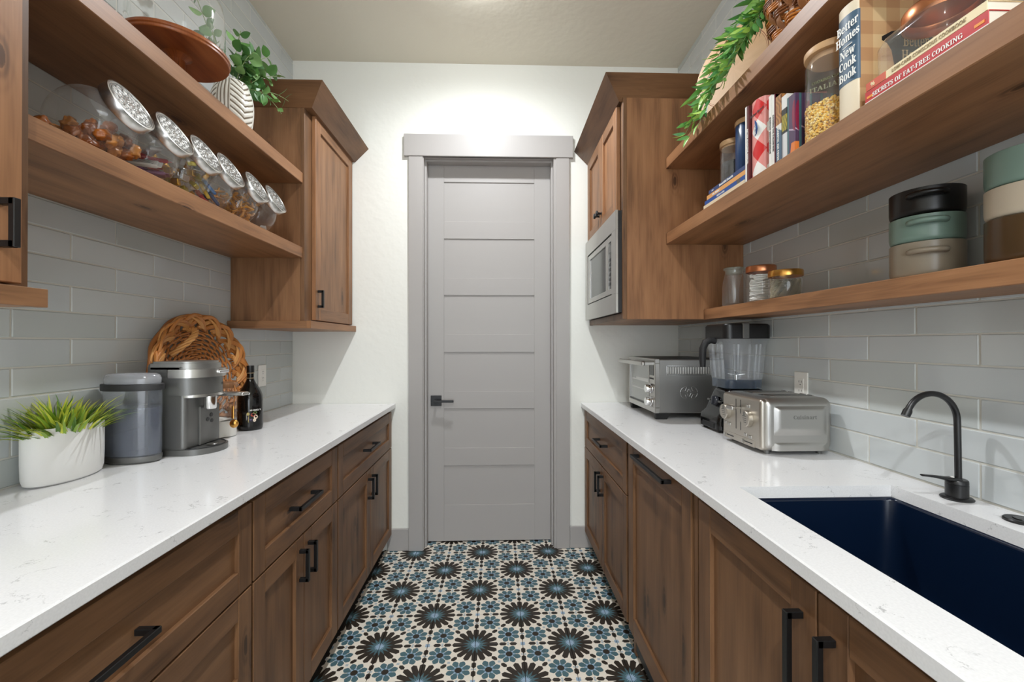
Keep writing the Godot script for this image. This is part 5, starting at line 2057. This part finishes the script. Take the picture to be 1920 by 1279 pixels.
func basket() -> void:
	var c := at(0.94, 2.1485, 1.165)
	var t := thing("wicker_basket", "round brown wicker basket at the front of the top right shelf", "basket", c)
	var ex := Vector2(0.145, 0.145)
	var pt := func(a: float, v: float, o: float) -> Vector3:
		var f := 0.93 + 0.16 * sin(v * 2.2)
		return c + Vector3(cos(a) * (ex.x * f + o), 0.004 + v * 0.235, sin(a) * (ex.y * f * 1.12 + o))
	surf("strip", rgb(146, 92, 48), 0.4)
	surf("reed", rgb(190, 116, 44), 0.35)
	surf("reed_dark", rgb(120, 68, 28), 0.4)
	var n := 26
	for k in n:
		var m := mb()
		var p := PackedVector3Array()
		for i in 19:
			p.append(pt.call(TAU * (k + 0.5) / n, i / 18.0, 0.006 * (1.0 if (int(i / 3.0) + k) % 2 == 0 else -1.0)))
		m.tube(p, 0.0105, 8, false, 0.15)
		part("stave", m, mats.strip, t)
	for fam in 2:
		var m := mb()
		for row in 6:
			for s in 3:
				var v := 0.08 + row * 0.165 + s * 0.032
				if (row % 2) != fam: continue
				var p := PackedVector3Array()
				for i in n * 4:
					p.append(pt.call(TAU * i / (n * 4), v + 0.006 * sin(i * 0.37 + s), 0.0085 * sin(TAU * i / 8.0 + row * PI)))
				m.tube(p, 0.0036, 6, true)
		part("weave", m, mats.reed if fam == 0 else mats.reed_dark, t)
	var m := mb()
	for s in 3:
		var p := PackedVector3Array()
		for i in 130:
			var a := TAU * i / 130
			p.append(pt.call(a, 1.0 + 0.018 * cos(a * 30 + s * TAU / 3), 0.006 + 0.009 * sin(a * 30 + s * TAU / 3)))
		m.tube(p, 0.0055, 6, true)
	part("rim", m, mats.reed, t)
	m = mb()
	m.lathe([Vector2(0.0, 0.003), Vector2(0.138, 0.003), Vector2(0.138, 0.01), Vector2(0.0, 0.012)], 32, c, 1.0, 1.1)
	part("bottom", m, mats.strip, t)
	# greenery hanging out of it
	var g := thing("trailing_plant", "bright green leafy vine trailing from the wicker basket over the shelf edge", "plant", at(0.86, 2.30, 1.33))
	for k in 4:
		var q := surf("vine%d" % k, [rgb(100, 164, 84), rgb(140, 192, 98), rgb(80, 142, 84), rgb(166, 202, 88)][k], 0.4)
		q.backlight_enabled = true
		q.backlight = Color(0.22, 0.3, 0.1)
	var lf := [leaf_mesh(0.052, 0.0075, 0.7, 0.2), leaf_mesh(0.042, 0.0065, 0.75, 0.05), leaf_mesh(0.06, 0.009, 0.65, 0.3)]
	var ends := [
		[Vector3(0.80, 2.36, -1.42), Vector3(0.752, 2.13, -1.70)], [Vector3(0.80, 2.38, -1.38), Vector3(0.748, 2.10, -1.66)], [Vector3(0.80, 2.35, -1.40), Vector3(0.75, 2.16, -1.60)],
		[Vector3(0.78, 2.33, -1.36), Vector3(0.745, 2.13, -1.52)], [Vector3(0.79, 2.36, -1.35), Vector3(0.75, 2.18, -1.47)], [Vector3(0.81, 2.40, -1.42), Vector3(0.77, 2.24, -1.63)],
		[Vector3(0.79, 2.30, -1.33), Vector3(0.755, 2.17, -1.40)], [Vector3(0.82, 2.44, -1.36), Vector3(0.78, 2.30, -1.52)], [Vector3(0.79, 2.34, -1.42), Vector3(0.752, 2.11, -1.585)],
		[Vector3(0.80, 2.33, -1.42), Vector3(0.75, 2.15, -1.655)], [Vector3(0.83, 2.36, -1.38), Vector3(0.79, 2.20, -1.50)]]
	m = mb()
	for e in ends:
		var p := bend(Vector3(0.865 + rng.randf() * 0.04, 2.36 + rng.randf() * 0.03, -1.27 - rng.randf() * 0.03), e[0], e[1], 16)
		m.tube(p, 0.0012, 5)
		for k in range(3, 17):
			var d := (p[mini(k + 1, 16)] - p[maxi(k - 1, 0)]).normalized()
			for s in 2:
				var sd := d.cross(Vector3(rng.randf_range(-1, 1), rng.randf_range(-1, 1), rng.randf_range(-1, 1))).normalized()
				if sd.x > 0.3 and k > 8: sd.x = -sd.x
				var sz := rng.randf_range(0.75, 1.15)
				var x := aim(p[k] - g.position, (sd * 1.0 + d * 0.55 + Vector3(-0.12, -0.12, 0)).normalized(), rng.randf() * TAU)
				local("leaf", lf[rng.randi() % 3], mats["vine%d" % (rng.randi() % 4)], g, x.scaled_local(Vector3(sz, sz, sz)))
	part("stems", m, mats.stem, g)


func cookbooks() -> void:
	var y := 1.7985
	var down := Basis(Vector3(0, -1, 0), Vector3(0, 0, 1), Vector3(-1, 0, 0))
	# flat stack at the far end
	surf("book_cream", rgb(222, 204, 172), 0.5)
	surf("book_blue", rgb(38, 80, 150), 0.4)
	surf("book_tan", rgb(222, 162, 96), 0.45)
	surf("book_navy", rgb(52, 70, 116), 0.4)
	var grp := "flat stack of books under the small canisters"
	flat_book("cream book at the bottom of the flat stack", 0.797, 1.368, 1.645, y, 1.8205, 0.2, mats.book_cream, grp)
	var b := flat_book("bright blue book lying second from the bottom of the flat stack", 0.799, 1.368, 1.64, 1.8205, 1.8365, 0.195, mats.book_blue, grp)
	words("kitchen notes", 0.009, mats.white_ink, b, at(0.7985, 1.8285, 1.52), facing(-1))
	part("spine_patch", mb().box(at(0.7984, 1.8215, 1.395), at(0.80, 1.8355, 1.415), 0), mats.graphite, b)
	b = flat_book("tan book lying between two blue books in the flat stack", 0.800, 1.368, 1.625, 1.8365, 1.853, 0.19, mats.book_tan, grp)
	words("the baker", 0.011, mats.white_ink, b, at(0.7995, 1.8447, 1.555), facing(-1), true)
	b = flat_book("dark navy book on top of the flat stack", 0.800, 1.368, 1.61, 1.853, 1.868, 0.19, mats.book_navy, grp)
	words("beautiful boards", 0.011, mats.white_ink, b, at(0.7995, 1.8605, 1.485), facing(-1), true, true)
	words("cook", 0.006, mats.white_ink, b, at(0.7995, 1.8605, 1.58), facing(-1))
	# canisters on the stack
	var c := at(0.872, 1.868, 1.57)
	var t := thing("storage_jar", "small glass canister with a wooden lid standing on the flat stack of books", "jar", c)
	var m := mb()
	m.lathe([Vector2(0.0, 0.001), Vector2(0.040, 0.001), Vector2(0.042, 0.004), Vector2(0.042, 0.142), Vector2(0.040, 0.146)], 36, c)
	part("glass", m, mats.clear_glass, t)
	m = mb()
	m.lathe([Vector2(0.0, 0.142), Vector2(0.0375, 0.143), Vector2(0.0375, 0.150), Vector2(0.044, 0.150), Vector2(0.0445, 0.152), Vector2(0.0445, 0.166), Vector2(0.043, 0.168), Vector2(0.0, 0.168)], 36, c)
	part("lid", m, mats.cap_wood, t)
	m = mb()
	m.lathe([Vector2(0.0, 0.003), Vector2(0.0395, 0.003), Vector2(0.0395, 0.09), Vector2(0.0, 0.096)], 28, c)
	part("beans", m, surf("beans", rgb(42, 34, 30), 0.5), t)
	c = at(0.872, 1.868, 1.468)
	t = thing("canister", "tall dark blue canister with a wooden lid beside the red plaid cookbook", "canister", c)
	m = mb()
	m.lathe([Vector2(0.0, 0.001), Vector2(0.040, 0.001), Vector2(0.042, 0.004), Vector2(0.042, 0.176), Vector2(0.040, 0.179), Vector2(0.0, 0.179)], 36, c)
	part("body", m, mats.navy, t)
	m = mb()
	m.lathe([Vector2(0.0, 0.179), Vector2(0.0435, 0.179), Vector2(0.044, 0.181), Vector2(0.044, 0.193), Vector2(0.0425, 0.195), Vector2(0.0, 0.195)], 36, c)
	part("lid", m, mats.cap_wood, t)
	# upright books, far to near
	b = book("book", "thin white book upright against the flat stack", 1.359, 1.367, y, 2.052, 0.18, mats.white_ink)
	b = book("book", "thin dark-spined book between the white one and the red plaid cookbook", 1.348, 1.358, y, 2.050, 0.18, surf("book_maroon", rgb(92, 42, 44), 0.4))
	words("BETTER MAGAZINE ANNUAL", 0.0085, mats.white_ink, b, at(0.7994, 1.92, 1.353), down, true)
	plaid_binder(y)
	b = book("book", "white cookbook just right of the red plaid one", 1.2325, 1.2455, y, 2.018, 0.18, surf("book_white", rgb(236, 234, 228), 0.4))
	words("EVERYDAY MEDITERRANEAN", 0.0085, mats.dark_ink, b, at(0.7994, 1.90, 1.239), down)
	b = book("book", "white spined cookbook with a dark red cover, third right of the red plaid one", 1.2155, 1.2315, y, 2.010, 0.18, mats.book_white)
	words("COOKING THE ITALIAN WAY", 0.0085, mats.dark_ink, b, at(0.7994, 1.90, 1.224), down)
	part("red_edge", mb().box(at(0.7992, y, 1.2155), at(0.90, 2.010, 1.2185), 0), surf("wine", rgb(98, 22, 40), 0.4), b)
	var nuts := picture(48, 128, func(u: float, v: float) -> Color:
		if v > 0.42: return rgb(74, 98, 120) if v > 0.43 + 0.10 * u else rgb(226, 222, 214)
		var k := sin(u * 22.0 + sin(v * 31.0) * 2.0) * sin(v * 46.0 + u * 9.0)
		return rgb(206, 148, 84).lerp(rgb(110, 66, 36), 0.5 + 0.5 * k))
	b = book("book", "slate blue cookbook with nuts pictured at the top of its spine", 1.190, 1.214, y, 1.997, 0.18, printed("book_nuts", nuts, 1 / 0.024, 1 / 0.2))
	words("DIABETIC AIR FRYER", 0.010, mats.white_ink, b, at(0.7994, 1.86, 1.203), down, true)
	var olives := picture(48, 128, func(u: float, v: float) -> Color:
		if v < 0.20: return rgb(226, 224, 220)
		if v < 0.30: return rgb(34, 30, 28)
		if v < 0.54: return rgb(196, 168, 44).lerp(rgb(92, 98, 36), clampf(0.5 + sin(u * 16.0) * sin(v * 52.0), 0, 1))
		if v < 0.58: return rgb(40, 38, 38)
		return rgb(216, 216, 216) if u > 0.3 else rgb(150, 152, 156))
	b = book("book", "pale grey cookbook with green and yellow food on its spine", 1.166, 1.188, y, 1.983, 0.18, printed("book_olives", olives, 1 / 0.022, 1 / 0.185))
	var plum := picture(48, 128, func(u: float, v: float) -> Color:
		if u < 0.22: return rgb(66, 104, 112)
		var d := Vector2((u - 0.95) * 0.8, v - 0.36).length()
		if d < 0.24: return rgb(134, 34, 66)
		if v > 0.78 and u > 0.55 - (v - 0.78): return rgb(224, 128, 62)
		if absf(v - 0.52 - 0.08 * u) < 0.012: return rgb(190, 170, 190)
		return rgb(66, 44, 74).lerp(rgb(96, 74, 104), 0.5 + 0.5 * sin(u * 40.0)))
	b = book("book", "dark purple cookbook with a teal edge beside the jar of popcorn", 1.1345, 1.164, y, 1.967, 0.17, printed("book_plum", plum, -1 / 0.0295, 1 / 0.169))
	# popcorn jar
	c = at(0.852, y, 1.076)
	t = thing("storage_jar", "glass canister of yellow popcorn kernels with a wooden lid, between the cookbooks", "jar", c)
	m = mb()
	m.lathe([Vector2(0.0, 0.001), Vector2(0.050, 0.001), Vector2(0.0535, 0.005), Vector2(0.0535, 0.205), Vector2(0.050, 0.215), Vector2(0.047, 0.219), Vector2(0.047, 0.226)], 44, c)
	part("glass", m, mats.clear_glass, t)
	m = mb()
	m.lathe([Vector2(0.0, 0.212), Vector2(0.042, 0.213), Vector2(0.043, 0.226), Vector2(0.055, 0.227), Vector2(0.0555, 0.229), Vector2(0.0555, 0.242), Vector2(0.054, 0.244), Vector2(0.0, 0.244)], 40, c)
	part("lid", m, mats.cap_wood, t)
	words("COOKING CLASS", 0.009, surf("olive_ink", rgb(126, 132, 82), 0.5), t, c + Vector3(-0.042, 0.143, 0.045), Basis(Vector3(0.6, 0, 0.8), Vector3.UP, Vector3(-0.8, 0, 0.6)))
	words("ITALIAN", 0.016, surf("pale_ink", rgb(140, 138, 112), 0.5), t, c + Vector3(-0.044, 0.125, 0.043), Basis(Vector3(0.65, 0, 0.76), Vector3.UP, Vector3(-0.76, 0, 0.65)), true, true)
	var mm := MultiMesh.new()
	mm.transform_format = MultiMesh.TRANSFORM_3D
	mm.use_colors = true
	var ker := MB.new()
	ker.ball(Vector3.ZERO, Vector3(0.0030, 0.0036, 0.0024), 5)
	mm.mesh = ker.mesh()
	var cnt := 2600
	mm.instance_count = cnt
	for k in cnt:
		var a := rng.randf() * TAU
		var v := rng.randf()
		var r := 0.0505
		var hh := 0.005 + v * 0.096
		if k % 4 == 0:
			r = sqrt(rng.randf()) * 0.05
			hh = 0.098 + 0.008 * cos(r * 40.0)
		var s := rng.randf_range(0.85, 1.15)
		mm.set_instance_transform(k, Transform3D(spin().scaled(Vector3(s, s, s)), Vector3(cos(a) * r, hh, sin(a) * r)))
		mm.set_instance_color(k, [rgb(242, 196, 84), rgb(236, 178, 62), rgb(248, 224, 160), rgb(242, 208, 112)][rng.randi() % 4].srgb_to_linear())
	var mi := MultiMeshInstance3D.new()
	mi.multimesh = mm
	var km := surf("kernel", Color(1, 1, 1), 0.35)
	km.vertex_color_use_as_albedo = true
	mi.material_override = km
	mi.position = c
	hang(mi, "popcorn_kernels", self)
	tag(mi, "yellow popcorn kernels filling the glass canister between the cookbooks", "popcorn", "", "stuff")
	m = mb()
	m.lathe([Vector2(0.0, 0.003), Vector2(0.047, 0.003), Vector2(0.047, 0.096), Vector2(0.0, 0.097)], 24, c)
	part("kernel_core", m, surf("kernel_core", rgb(222, 170, 62), 0.6), mi)
	big_cookbook(y)
	# two paperbacks lying flat, nearest the viewer
	b = flat_book("red paperback on fat-free cooking lying at the front edge of the shelf", 0.797, 0.672, 0.908, y, 1.833, 0.19, mats.red, "paperbacks lying flat")
	words("SECRETS OF FAT-FREE COOKING", 0.0125, mats.white_ink, b, at(0.7964, 1.8185, 0.80), facing(-1), true, true, 0.86)
	m = mb()
	m.box(at(0.7964, 1.816, 0.888), at(0.799, 1.821, 0.903), 0)
	m.box(at(0.7964, 1.816, 0.678), at(0.799, 1.821, 0.693), 0)
	part("spine_mark", m, surf("amber", rgb(240, 150, 40), 0.4), b)
	part("white_foot", mb().box(at(0.7962, y + 0.0004, 0.6722), at(0.799, y + 0.011, 0.9078), 0), mats.white_ink, b)
	b = flat_book("cream and orange paperback lying on the red one under a square glass jar", 0.797, 0.674, 0.905, 1.833, 1.850, 0.185, surf("cream_cover", rgb(240, 222, 178), 0.4), "paperbacks lying flat")
	words("LOW-CARB CONSCIOUS COOKBOOK", 0.0095, surf("grey_ink", rgb(150, 132, 96), 0.5), b, at(0.7964, 1.8415, 0.775), facing(-1), false, false, 0.9)
	part("spine_end", mb().box(at(0.7963, 1.8334, 0.858), at(0.7995, 1.8496, 0.9048), 0), surf("rust", rgb(206, 78, 38), 0.4), b)
	words("%", 0.012, mats.cream_cover, b, at(0.796, 1.8415, 0.888), facing(-1), true)
	# square jar
	c = at(0.902, 1.8503, 0.846)
	t = thing("square_jar", "square glass jar with a copper lid standing on the flat paperbacks", "jar", c)
	m = mb()
	m.loft([[c.y + 0.001, c.x, c.z, 0.068, 0.068, 0.018], [c.y + 0.006, c.x, c.z, 0.076, 0.076, 0.024], [c.y + 0.075, c.x, c.z, 0.077, 0.077, 0.024], [c.y + 0.092, c.x, c.z, 0.072, 0.072, 0.03], [c.y + 0.102, c.x, c.z, 0.058, 0.058, 0.05], [c.y + 0.112, c.x, c.z, 0.056, 0.056, 0.056]], 7, true, false)
	part("glass", m, mats.clear_glass, t)
	m = mb()
	m.lathe([Vector2(0.056, 0.100), Vector2(0.0605, 0.1), Vector2(0.061, 0.102), Vector2(0.061, 0.124), Vector2(0.0595, 0.126), Vector2(0.0, 0.126)], 44, c)
	part("lid", m, mats.copper, t)


func plaid_binder(y: float) -> void:
	var t := thing("book", "thick red and white plaid cookbook with a blue title square", "book", at(0.88, y, 1.297))
	var tex := picture(128, 128, func(u: float, v: float) -> Color:
		var a := int(floor((u + v) * 2.0)) % 2
		var b := int(floor((u - v + 4.0) * 2.0)) % 2
		var w := 0.5 + 0.5 * sin((u * 3.0 + v * 5.0) * 60.0)
		if a == 1 and b == 1: return rgb(206, 36, 36)
		if a == 0 and b == 0: return rgb(238, 236, 230)
		return rgb(224, 128, 120).lerp(rgb(232, 196, 190), w * 0.6))
	var m := MB.new()
	var p := PackedVector2Array()
	var d0 := 1.282
	var d1 := 1.3465
	for k in 17:
		var a := PI / 2 + PI * k / 16.0
		p.append(Vector2(0.818 + 0.018 * cos(a), -(d0 + d1) / 2 + (d1 - d0) / 2 * sin(a)))
	p.append(Vector2(0.985, -d1))
	p.append(Vector2(0.985, -1.256))
	m.prism(p, 1, y, 2.045, true)
	part("cover", m, printed("plaid_red", tex, 1 / 0.115, 1 / 0.13), t)
	# title square on the far half of the spine
	var c := at(0.8035, 1.955, 1.319)
	var n := Vector3(-0.82, 0, 0.57 * -1.0).normalized()
	n = Vector3(-0.93, 0, -0.36).normalized()
	var b := Basis(Vector3.UP.cross(n), Vector3.UP, n)
	m = mb()
	m.xf = Transform3D(b * Basis(Vector3(0, 0, 1), PI / 4 - 0.25), c + n * 0.001)
	m.box(Vector3(-0.021, -0.021, -0.003), Vector3(0.021, 0.021, 0.001), 0)
	part("title_square", m, surf("title_blue", rgb(42, 82, 138), 0.4), t)
	words("New", 0.010, mats.white_ink, t, c + n * 0.0024 + Vector3(0, 0.014, 0), b, true, true)
	words("COOK", 0.015, mats.white_ink, t, c + n * 0.0024, b, true)
	words("BOOK", 0.015, mats.white_ink, t, c + n * 0.0024 + Vector3(0, -0.014, 0), b, true)
	words("Better Homes", 0.010, mats.dark_ink, t, at(0.7992, 2.003, 1.302), facing(-1), true, true)
	m = mb()
	m.xf = Transform3D(b, at(0.808, 1.836, 1.331))
	m.disc(Vector3(0, 0, 0.003), Vector3(0, 0, 1), 0.015, 28)
	part("seal", m, mats.white_ink, t)
	m = mb()
	m.xf = Transform3D(b, at(0.808, 1.836, 1.331))
	for e in [[-0.005, 0.005], [0.005, 0.005], [-0.005, -0.005], [0.005, -0.005]]:
		m.box(Vector3(e[0] - 0.0042, e[1] - 0.0042, 0.003), Vector3(e[0] + 0.0042, e[1] + 0.0042, 0.0036), 0.0005)
	part("seal_mark", m, mats.red, t)


func big_cookbook(y: float) -> void:
	var t := thing("book", "tan plaid cookbook with a rounded blue-labelled spine and a black pot on its cover", "book", at(0.9, y, 0.96))
	var d0 := 0.932
	var d1 := 0.988
	var top := 2.062
	var tex := picture(128, 128, func(u: float, v: float) -> Color:
		var a := fposmod(u, 1.0) < 0.5
		var b := fposmod(v, 1.0) < 0.5
		if a and b: return rgb(176, 134, 96)
		if a or b: return rgb(192, 154, 112)
		return rgb(208, 178, 134))
	var m := MB.new()
	m.box(at(0.806, y, d0), at(1.02, top, d0 + 0.003), 0.0008)
	m.box(at(0.806, y, d1 - 0.003), at(1.02, top, d1), 0.0008)
	part("cover", m, printed("plaid_tan", tex, 1 / 0.062, 1 / 0.06), t)
	part("pages", mb().box(at(0.81, y + 0.003, d0 + 0.003), at(1.012, top - 0.004, d1 - 0.003), 0), mats.paper, t)
	var p := PackedVector2Array()
	for k in 15:
		var a := PI / 2 + PI * k / 14.0
		p.append(Vector2(0.808 + 0.012 * cos(a), -(d0 + d1) / 2 + (d1 - d0) / 2 * sin(a)))
	m = MB.new()
	m.prism(p, 1, y, top, true)
	part("spine", m, surf("spine_cream", rgb(230, 216, 190), 0.5), t)
	var q := PackedVector2Array()
	for k in 15:
		var a := PI / 2 + PI * k / 14.0
		q.append(Vector2(0.808 + 0.0126 * cos(a), -(d0 + d1) / 2 + ((d1 - d0) / 2 + 0.0004) * sin(a)))
	m = MB.new()
	m.prism(q, 1, 1.882, 2.038, true)
	part("spine_label", m, surf("slate", rgb(70, 96, 118), 0.45), t)
	var ln := ["Better", "Homes", "New", "Cook", "Book"]
	for k in 5:
		words(ln[k], 0.0265, mats.white_ink, t, at(0.7952, 2.012 - k * 0.026 - (0.008 if k > 1 else 0.0), 0.953), facing(-1), true, true, 0.72)
	part("spine_rule", mb().box(at(0.7948, 1.966, 0.94), at(0.796, 1.9675, 0.966), 0), mats.white_ink, t)
	# black pot silhouette on the near cover
	m = mb()
	var o := Vector2(0.905, 1.925)
	m.prism(PackedVector2Array([o + Vector2(-0.018, -0.022), o + Vector2(0.045, -0.022), o + Vector2(0.05, 0.03), o + Vector2(0.068, 0.045), o + Vector2(0.068, 0.055), o + Vector2(0.05, 0.062), o + Vector2(0.03, 0.066), o + Vector2(0.028, 0.078), o + Vector2(0.016, 0.078), o + Vector2(0.0, 0.076), o + Vector2(-0.002, 0.066), o + Vector2(-0.026, 0.062), o + Vector2(-0.048, 0.05), o + Vector2(-0.048, 0.042), o + Vector2(-0.036, 0.036), o + Vector2(-0.026, 0.02)]), 2, -d0, -d0 + 0.0008)
	for e in [[0.013, 0.092, 0.008], [0.004, 0.083, 0.005], [0.022, 0.083, 0.005]]:
		m.xf = Transform3D(Basis(Vector3.RIGHT, PI / 2), Vector3(o.x + e[0], o.y + e[1], -d0))
		m.lathe([Vector2(e[2], 0.0), Vector2(e[2], 0.0008), Vector2(0.0, 0.0008)], 16)
	m.xf = Transform3D(Basis(Vector3.RIGHT, PI / 2), Vector3(0.848, 1.828, -d0))
	m.lathe([Vector2(0.013, 0.0), Vector2(0.013, 0.0008), Vector2(0.0, 0.0008)], 20)
	part("pot_print", m, mats.black_matte, t)
	words("Better", 0.033, surf("print_cream", rgb(226, 200, 152), 0.5), t, Vector3(o.x + 0.03, o.y + 0.040, -d0 + 0.0012), Basis(), false, true, 0.62)
	words("Homes", 0.033, mats.print_cream, t, Vector3(o.x + 0.03, o.y + 0.008, -d0 + 0.0012), Basis(), false, true, 0.62)


func low_jars() -> void:
	var y := 1.4465
	# carafe-like jar with a glass lid
	var c := at(1.003, y, 1.80)
	var t := thing("glass_carafe", "empty clear glass bottle with a flat glass stopper at the end of the lowest shelf", "carafe", c)
	var m := mb()
	m.lathe([Vector2(0.0, 0.001), Vector2(0.044, 0.001), Vector2(0.0465, 0.005), Vector2(0.0465, 0.075), Vector2(0.043, 0.105), Vector2(0.036, 0.13), Vector2(0.034, 0.142), Vector2(0.036, 0.15)], 36, c)
	part("glass", m, mats.clear_glass, t)
	m = mb()
	m.lathe([Vector2(0.0, 0.012), Vector2(0.018, 0.014), Vector2(0.020, 0.08), Vector2(0.024, 0.11), Vector2(0.03, 0.13)], 30, c)
	part("inner_wall", m, mats.clear_glass, t)
	m = mb()
	m.lathe([Vector2(0.0, 0.132), Vector2(0.030, 0.134), Vector2(0.0325, 0.14), Vector2(0.0325, 0.151), Vector2(0.041, 0.153), Vector2(0.042, 0.157), Vector2(0.041, 0.161), Vector2(0.0, 0.164)], 36, c)
	part("stopper", m, surf("bottle_green", rgb(176, 196, 186), 0.1), t)
	mats.bottle_green.transparency = BaseMaterial3D.TRANSPARENCY_ALPHA
	mats.bottle_green.albedo_color.a = 0.3
	# straws
	c = at(1.003, y, 1.612)
	t = thing("storage_jar", "copper-lidded glass jar of white sticks on the lowest right shelf", "jar", c)
	m = mb()
	m.lathe([Vector2(0.0, 0.001), Vector2(0.047, 0.001), Vector2(0.049, 0.004), Vector2(0.049, 0.105), Vector2(0.047, 0.112)], 40, c)
	part("glass", m, mats.clear_glass, t)
	m = mb()
	m.lathe([Vector2(0.049, 0.112), Vector2(0.0515, 0.112), Vector2(0.052, 0.114), Vector2(0.052, 0.132), Vector2(0.0505, 0.135), Vector2(0.0, 0.135)], 40, c)
	part("lid", m, mats.copper, t)
	m = mb()
	for k in 64:
		var h := 0.006 + 0.1 * k / 64.0
		var a := 0.5 + rng.randf_range(-0.5, 0.5) + (0.35 if k % 5 == 0 else 0.0)
		var s := Vector3(cos(a), 0, sin(a))
		var o := c + Vector3(-s.z, 0, s.x) * rng.randf_range(-0.036, 0.036)
		var l := 0.040 - absf((o - c).length()) * 0.4
		m.rod(o - s * l + Vector3(0, h + rng.randf_range(-0.006, 0.006), 0), o + s * l + Vector3(0, h + rng.randf_range(-0.006, 0.006), 0), 0.0022, 6)
	solo("sticks", m, mats.white_ink, "heap of thin white sticks inside the copper-lidded jar", "sticks", c, "", "stuff")
	# filters
	c = at(1.003, y, 1.472)
	t = thing("storage_jar", "short gold-lidded glass jar of cream paper filters on the lowest right shelf", "jar", c)
	m = mb()
	m.lathe([Vector2(0.0, 0.001), Vector2(0.049, 0.001), Vector2(0.0515, 0.004), Vector2(0.0515, 0.068), Vector2(0.049, 0.074)], 40, c)
	part("glass", m, mats.clear_glass, t)
	m = mb()
	m.lathe([Vector2(0.051, 0.074), Vector2(0.0535, 0.074), Vector2(0.054, 0.076), Vector2(0.054, 0.092), Vector2(0.0525, 0.095), Vector2(0.0, 0.095)], 40, c)
	part("lid", m, mats.gold, t)
	m = mb()
	for k in 15:
		var rows := []
		for i in 5:
			var row := PackedVector3Array()
			for j in 64:
				var a := TAU * j / 64
				var r := 0.046 * i / 4.0
				row.append(c + Vector3(cos(a) * r, 0.004 + k * 0.0043 + 0.0022 * sin(a * 11 + k * 0.7) * i / 4.0 + 0.004 * sin(a + k * 0.2) * i / 4.0, sin(a) * r))
			rows.append(row)
		m.grid(rows, true, true)
	solo("paper_filters", m, surf("filter", rgb(214, 202, 172), 0.8), "stack of wavy cream paper filters inside the short gold-lidded jar", "filters", c, "", "stuff")


func pot(label: String, c: Vector3, r: float, h: float, mat: Material, face_to: Vector3, grp: String, grip := true) -> void:
	var t := thing("stacking_pot", label, "pot", c, grp)
	var m := mb()
	m.lathe([Vector2(0.0, 0.0005), Vector2(r * 0.88, 0.0005), Vector2(r * 0.95, 0.003), Vector2(r * 0.985, 0.008), Vector2(r, 0.016), Vector2(r, h - 0.001), Vector2(r - 0.001, h - 0.0002), Vector2(r - 0.004, h - 0.0002), Vector2(r - 0.005, h - 0.004), Vector2(r - 0.005, 0.008), Vector2(0.0, 0.006)], 56, c)
	part("body", m, mat, t)
	for s: float in ([1.0, -1.0] if grip else []):
		m = mb()
		var n := face_to.normalized() * s
		var sd := n.cross(Vector3.UP)
		var p := PackedVector3Array()
		for k in 15:
			var u := k / 14.0
			var a := (u - 0.5) * 0.92
			p.append(c + (n * cos(a) + sd * sin(a)) * (r - 0.002 + 0.021 * pow(sin(PI * u), 0.45)) + Vector3(0, h * 0.70, 0))
		m.tube(p, 0.0082, 10, false, 0.8)
		part("handle", m, mat, t)


func pots() -> void:
	var y := 1.4465
	surf("pot_taupe", rgb(156, 144, 126), 0.3)
	surf("pot_green", rgb(122, 146, 134), 0.3)
	surf("pot_black", rgb(18, 17, 16), 0.35)
	surf("pot_cream", rgb(204, 190, 168), 0.3)
	surf("pot_brown", rgb(84, 62, 36), 0.3)
	var f := Vector3(-0.70, 0, 0.72)
	var c := at(1.052, y, 1.024)
	var g := "stack of three handled pots"
	pot("taupe pot with a loop handle at the bottom of the three-pot stack", c, 0.0695, 0.0845, mats.pot_taupe, f, g)
	pot("sage green pot in the middle of the three-pot stack", c + Vector3(0, 0.0848, 0), 0.0695, 0.063, mats.pot_green, f, g)
	pot("black pot on top of the three-pot stack", c + Vector3(0, 0.1481, 0), 0.0695, 0.064, mats.pot_black, f, g)
	c = at(1.052, y, 0.805)
	g = "stack of pots cut by the right edge of the view"
	f = Vector3(-0.45, 0, 0.9)
	pot("dark brown pot at the bottom of the stack on the right edge of the view", c, 0.072, 0.089, mats.pot_brown, f, g)
	pot("cream pot in the middle of the stack on the right edge of the view", c + Vector3(0, 0.0893, 0), 0.072, 0.061, mats.pot_cream, f, g)
	pot("sage green pot on top of the stack on the right edge of the view", c + Vector3(0, 0.1506, 0), 0.072, 0.069, mats.pot_green, f, g)
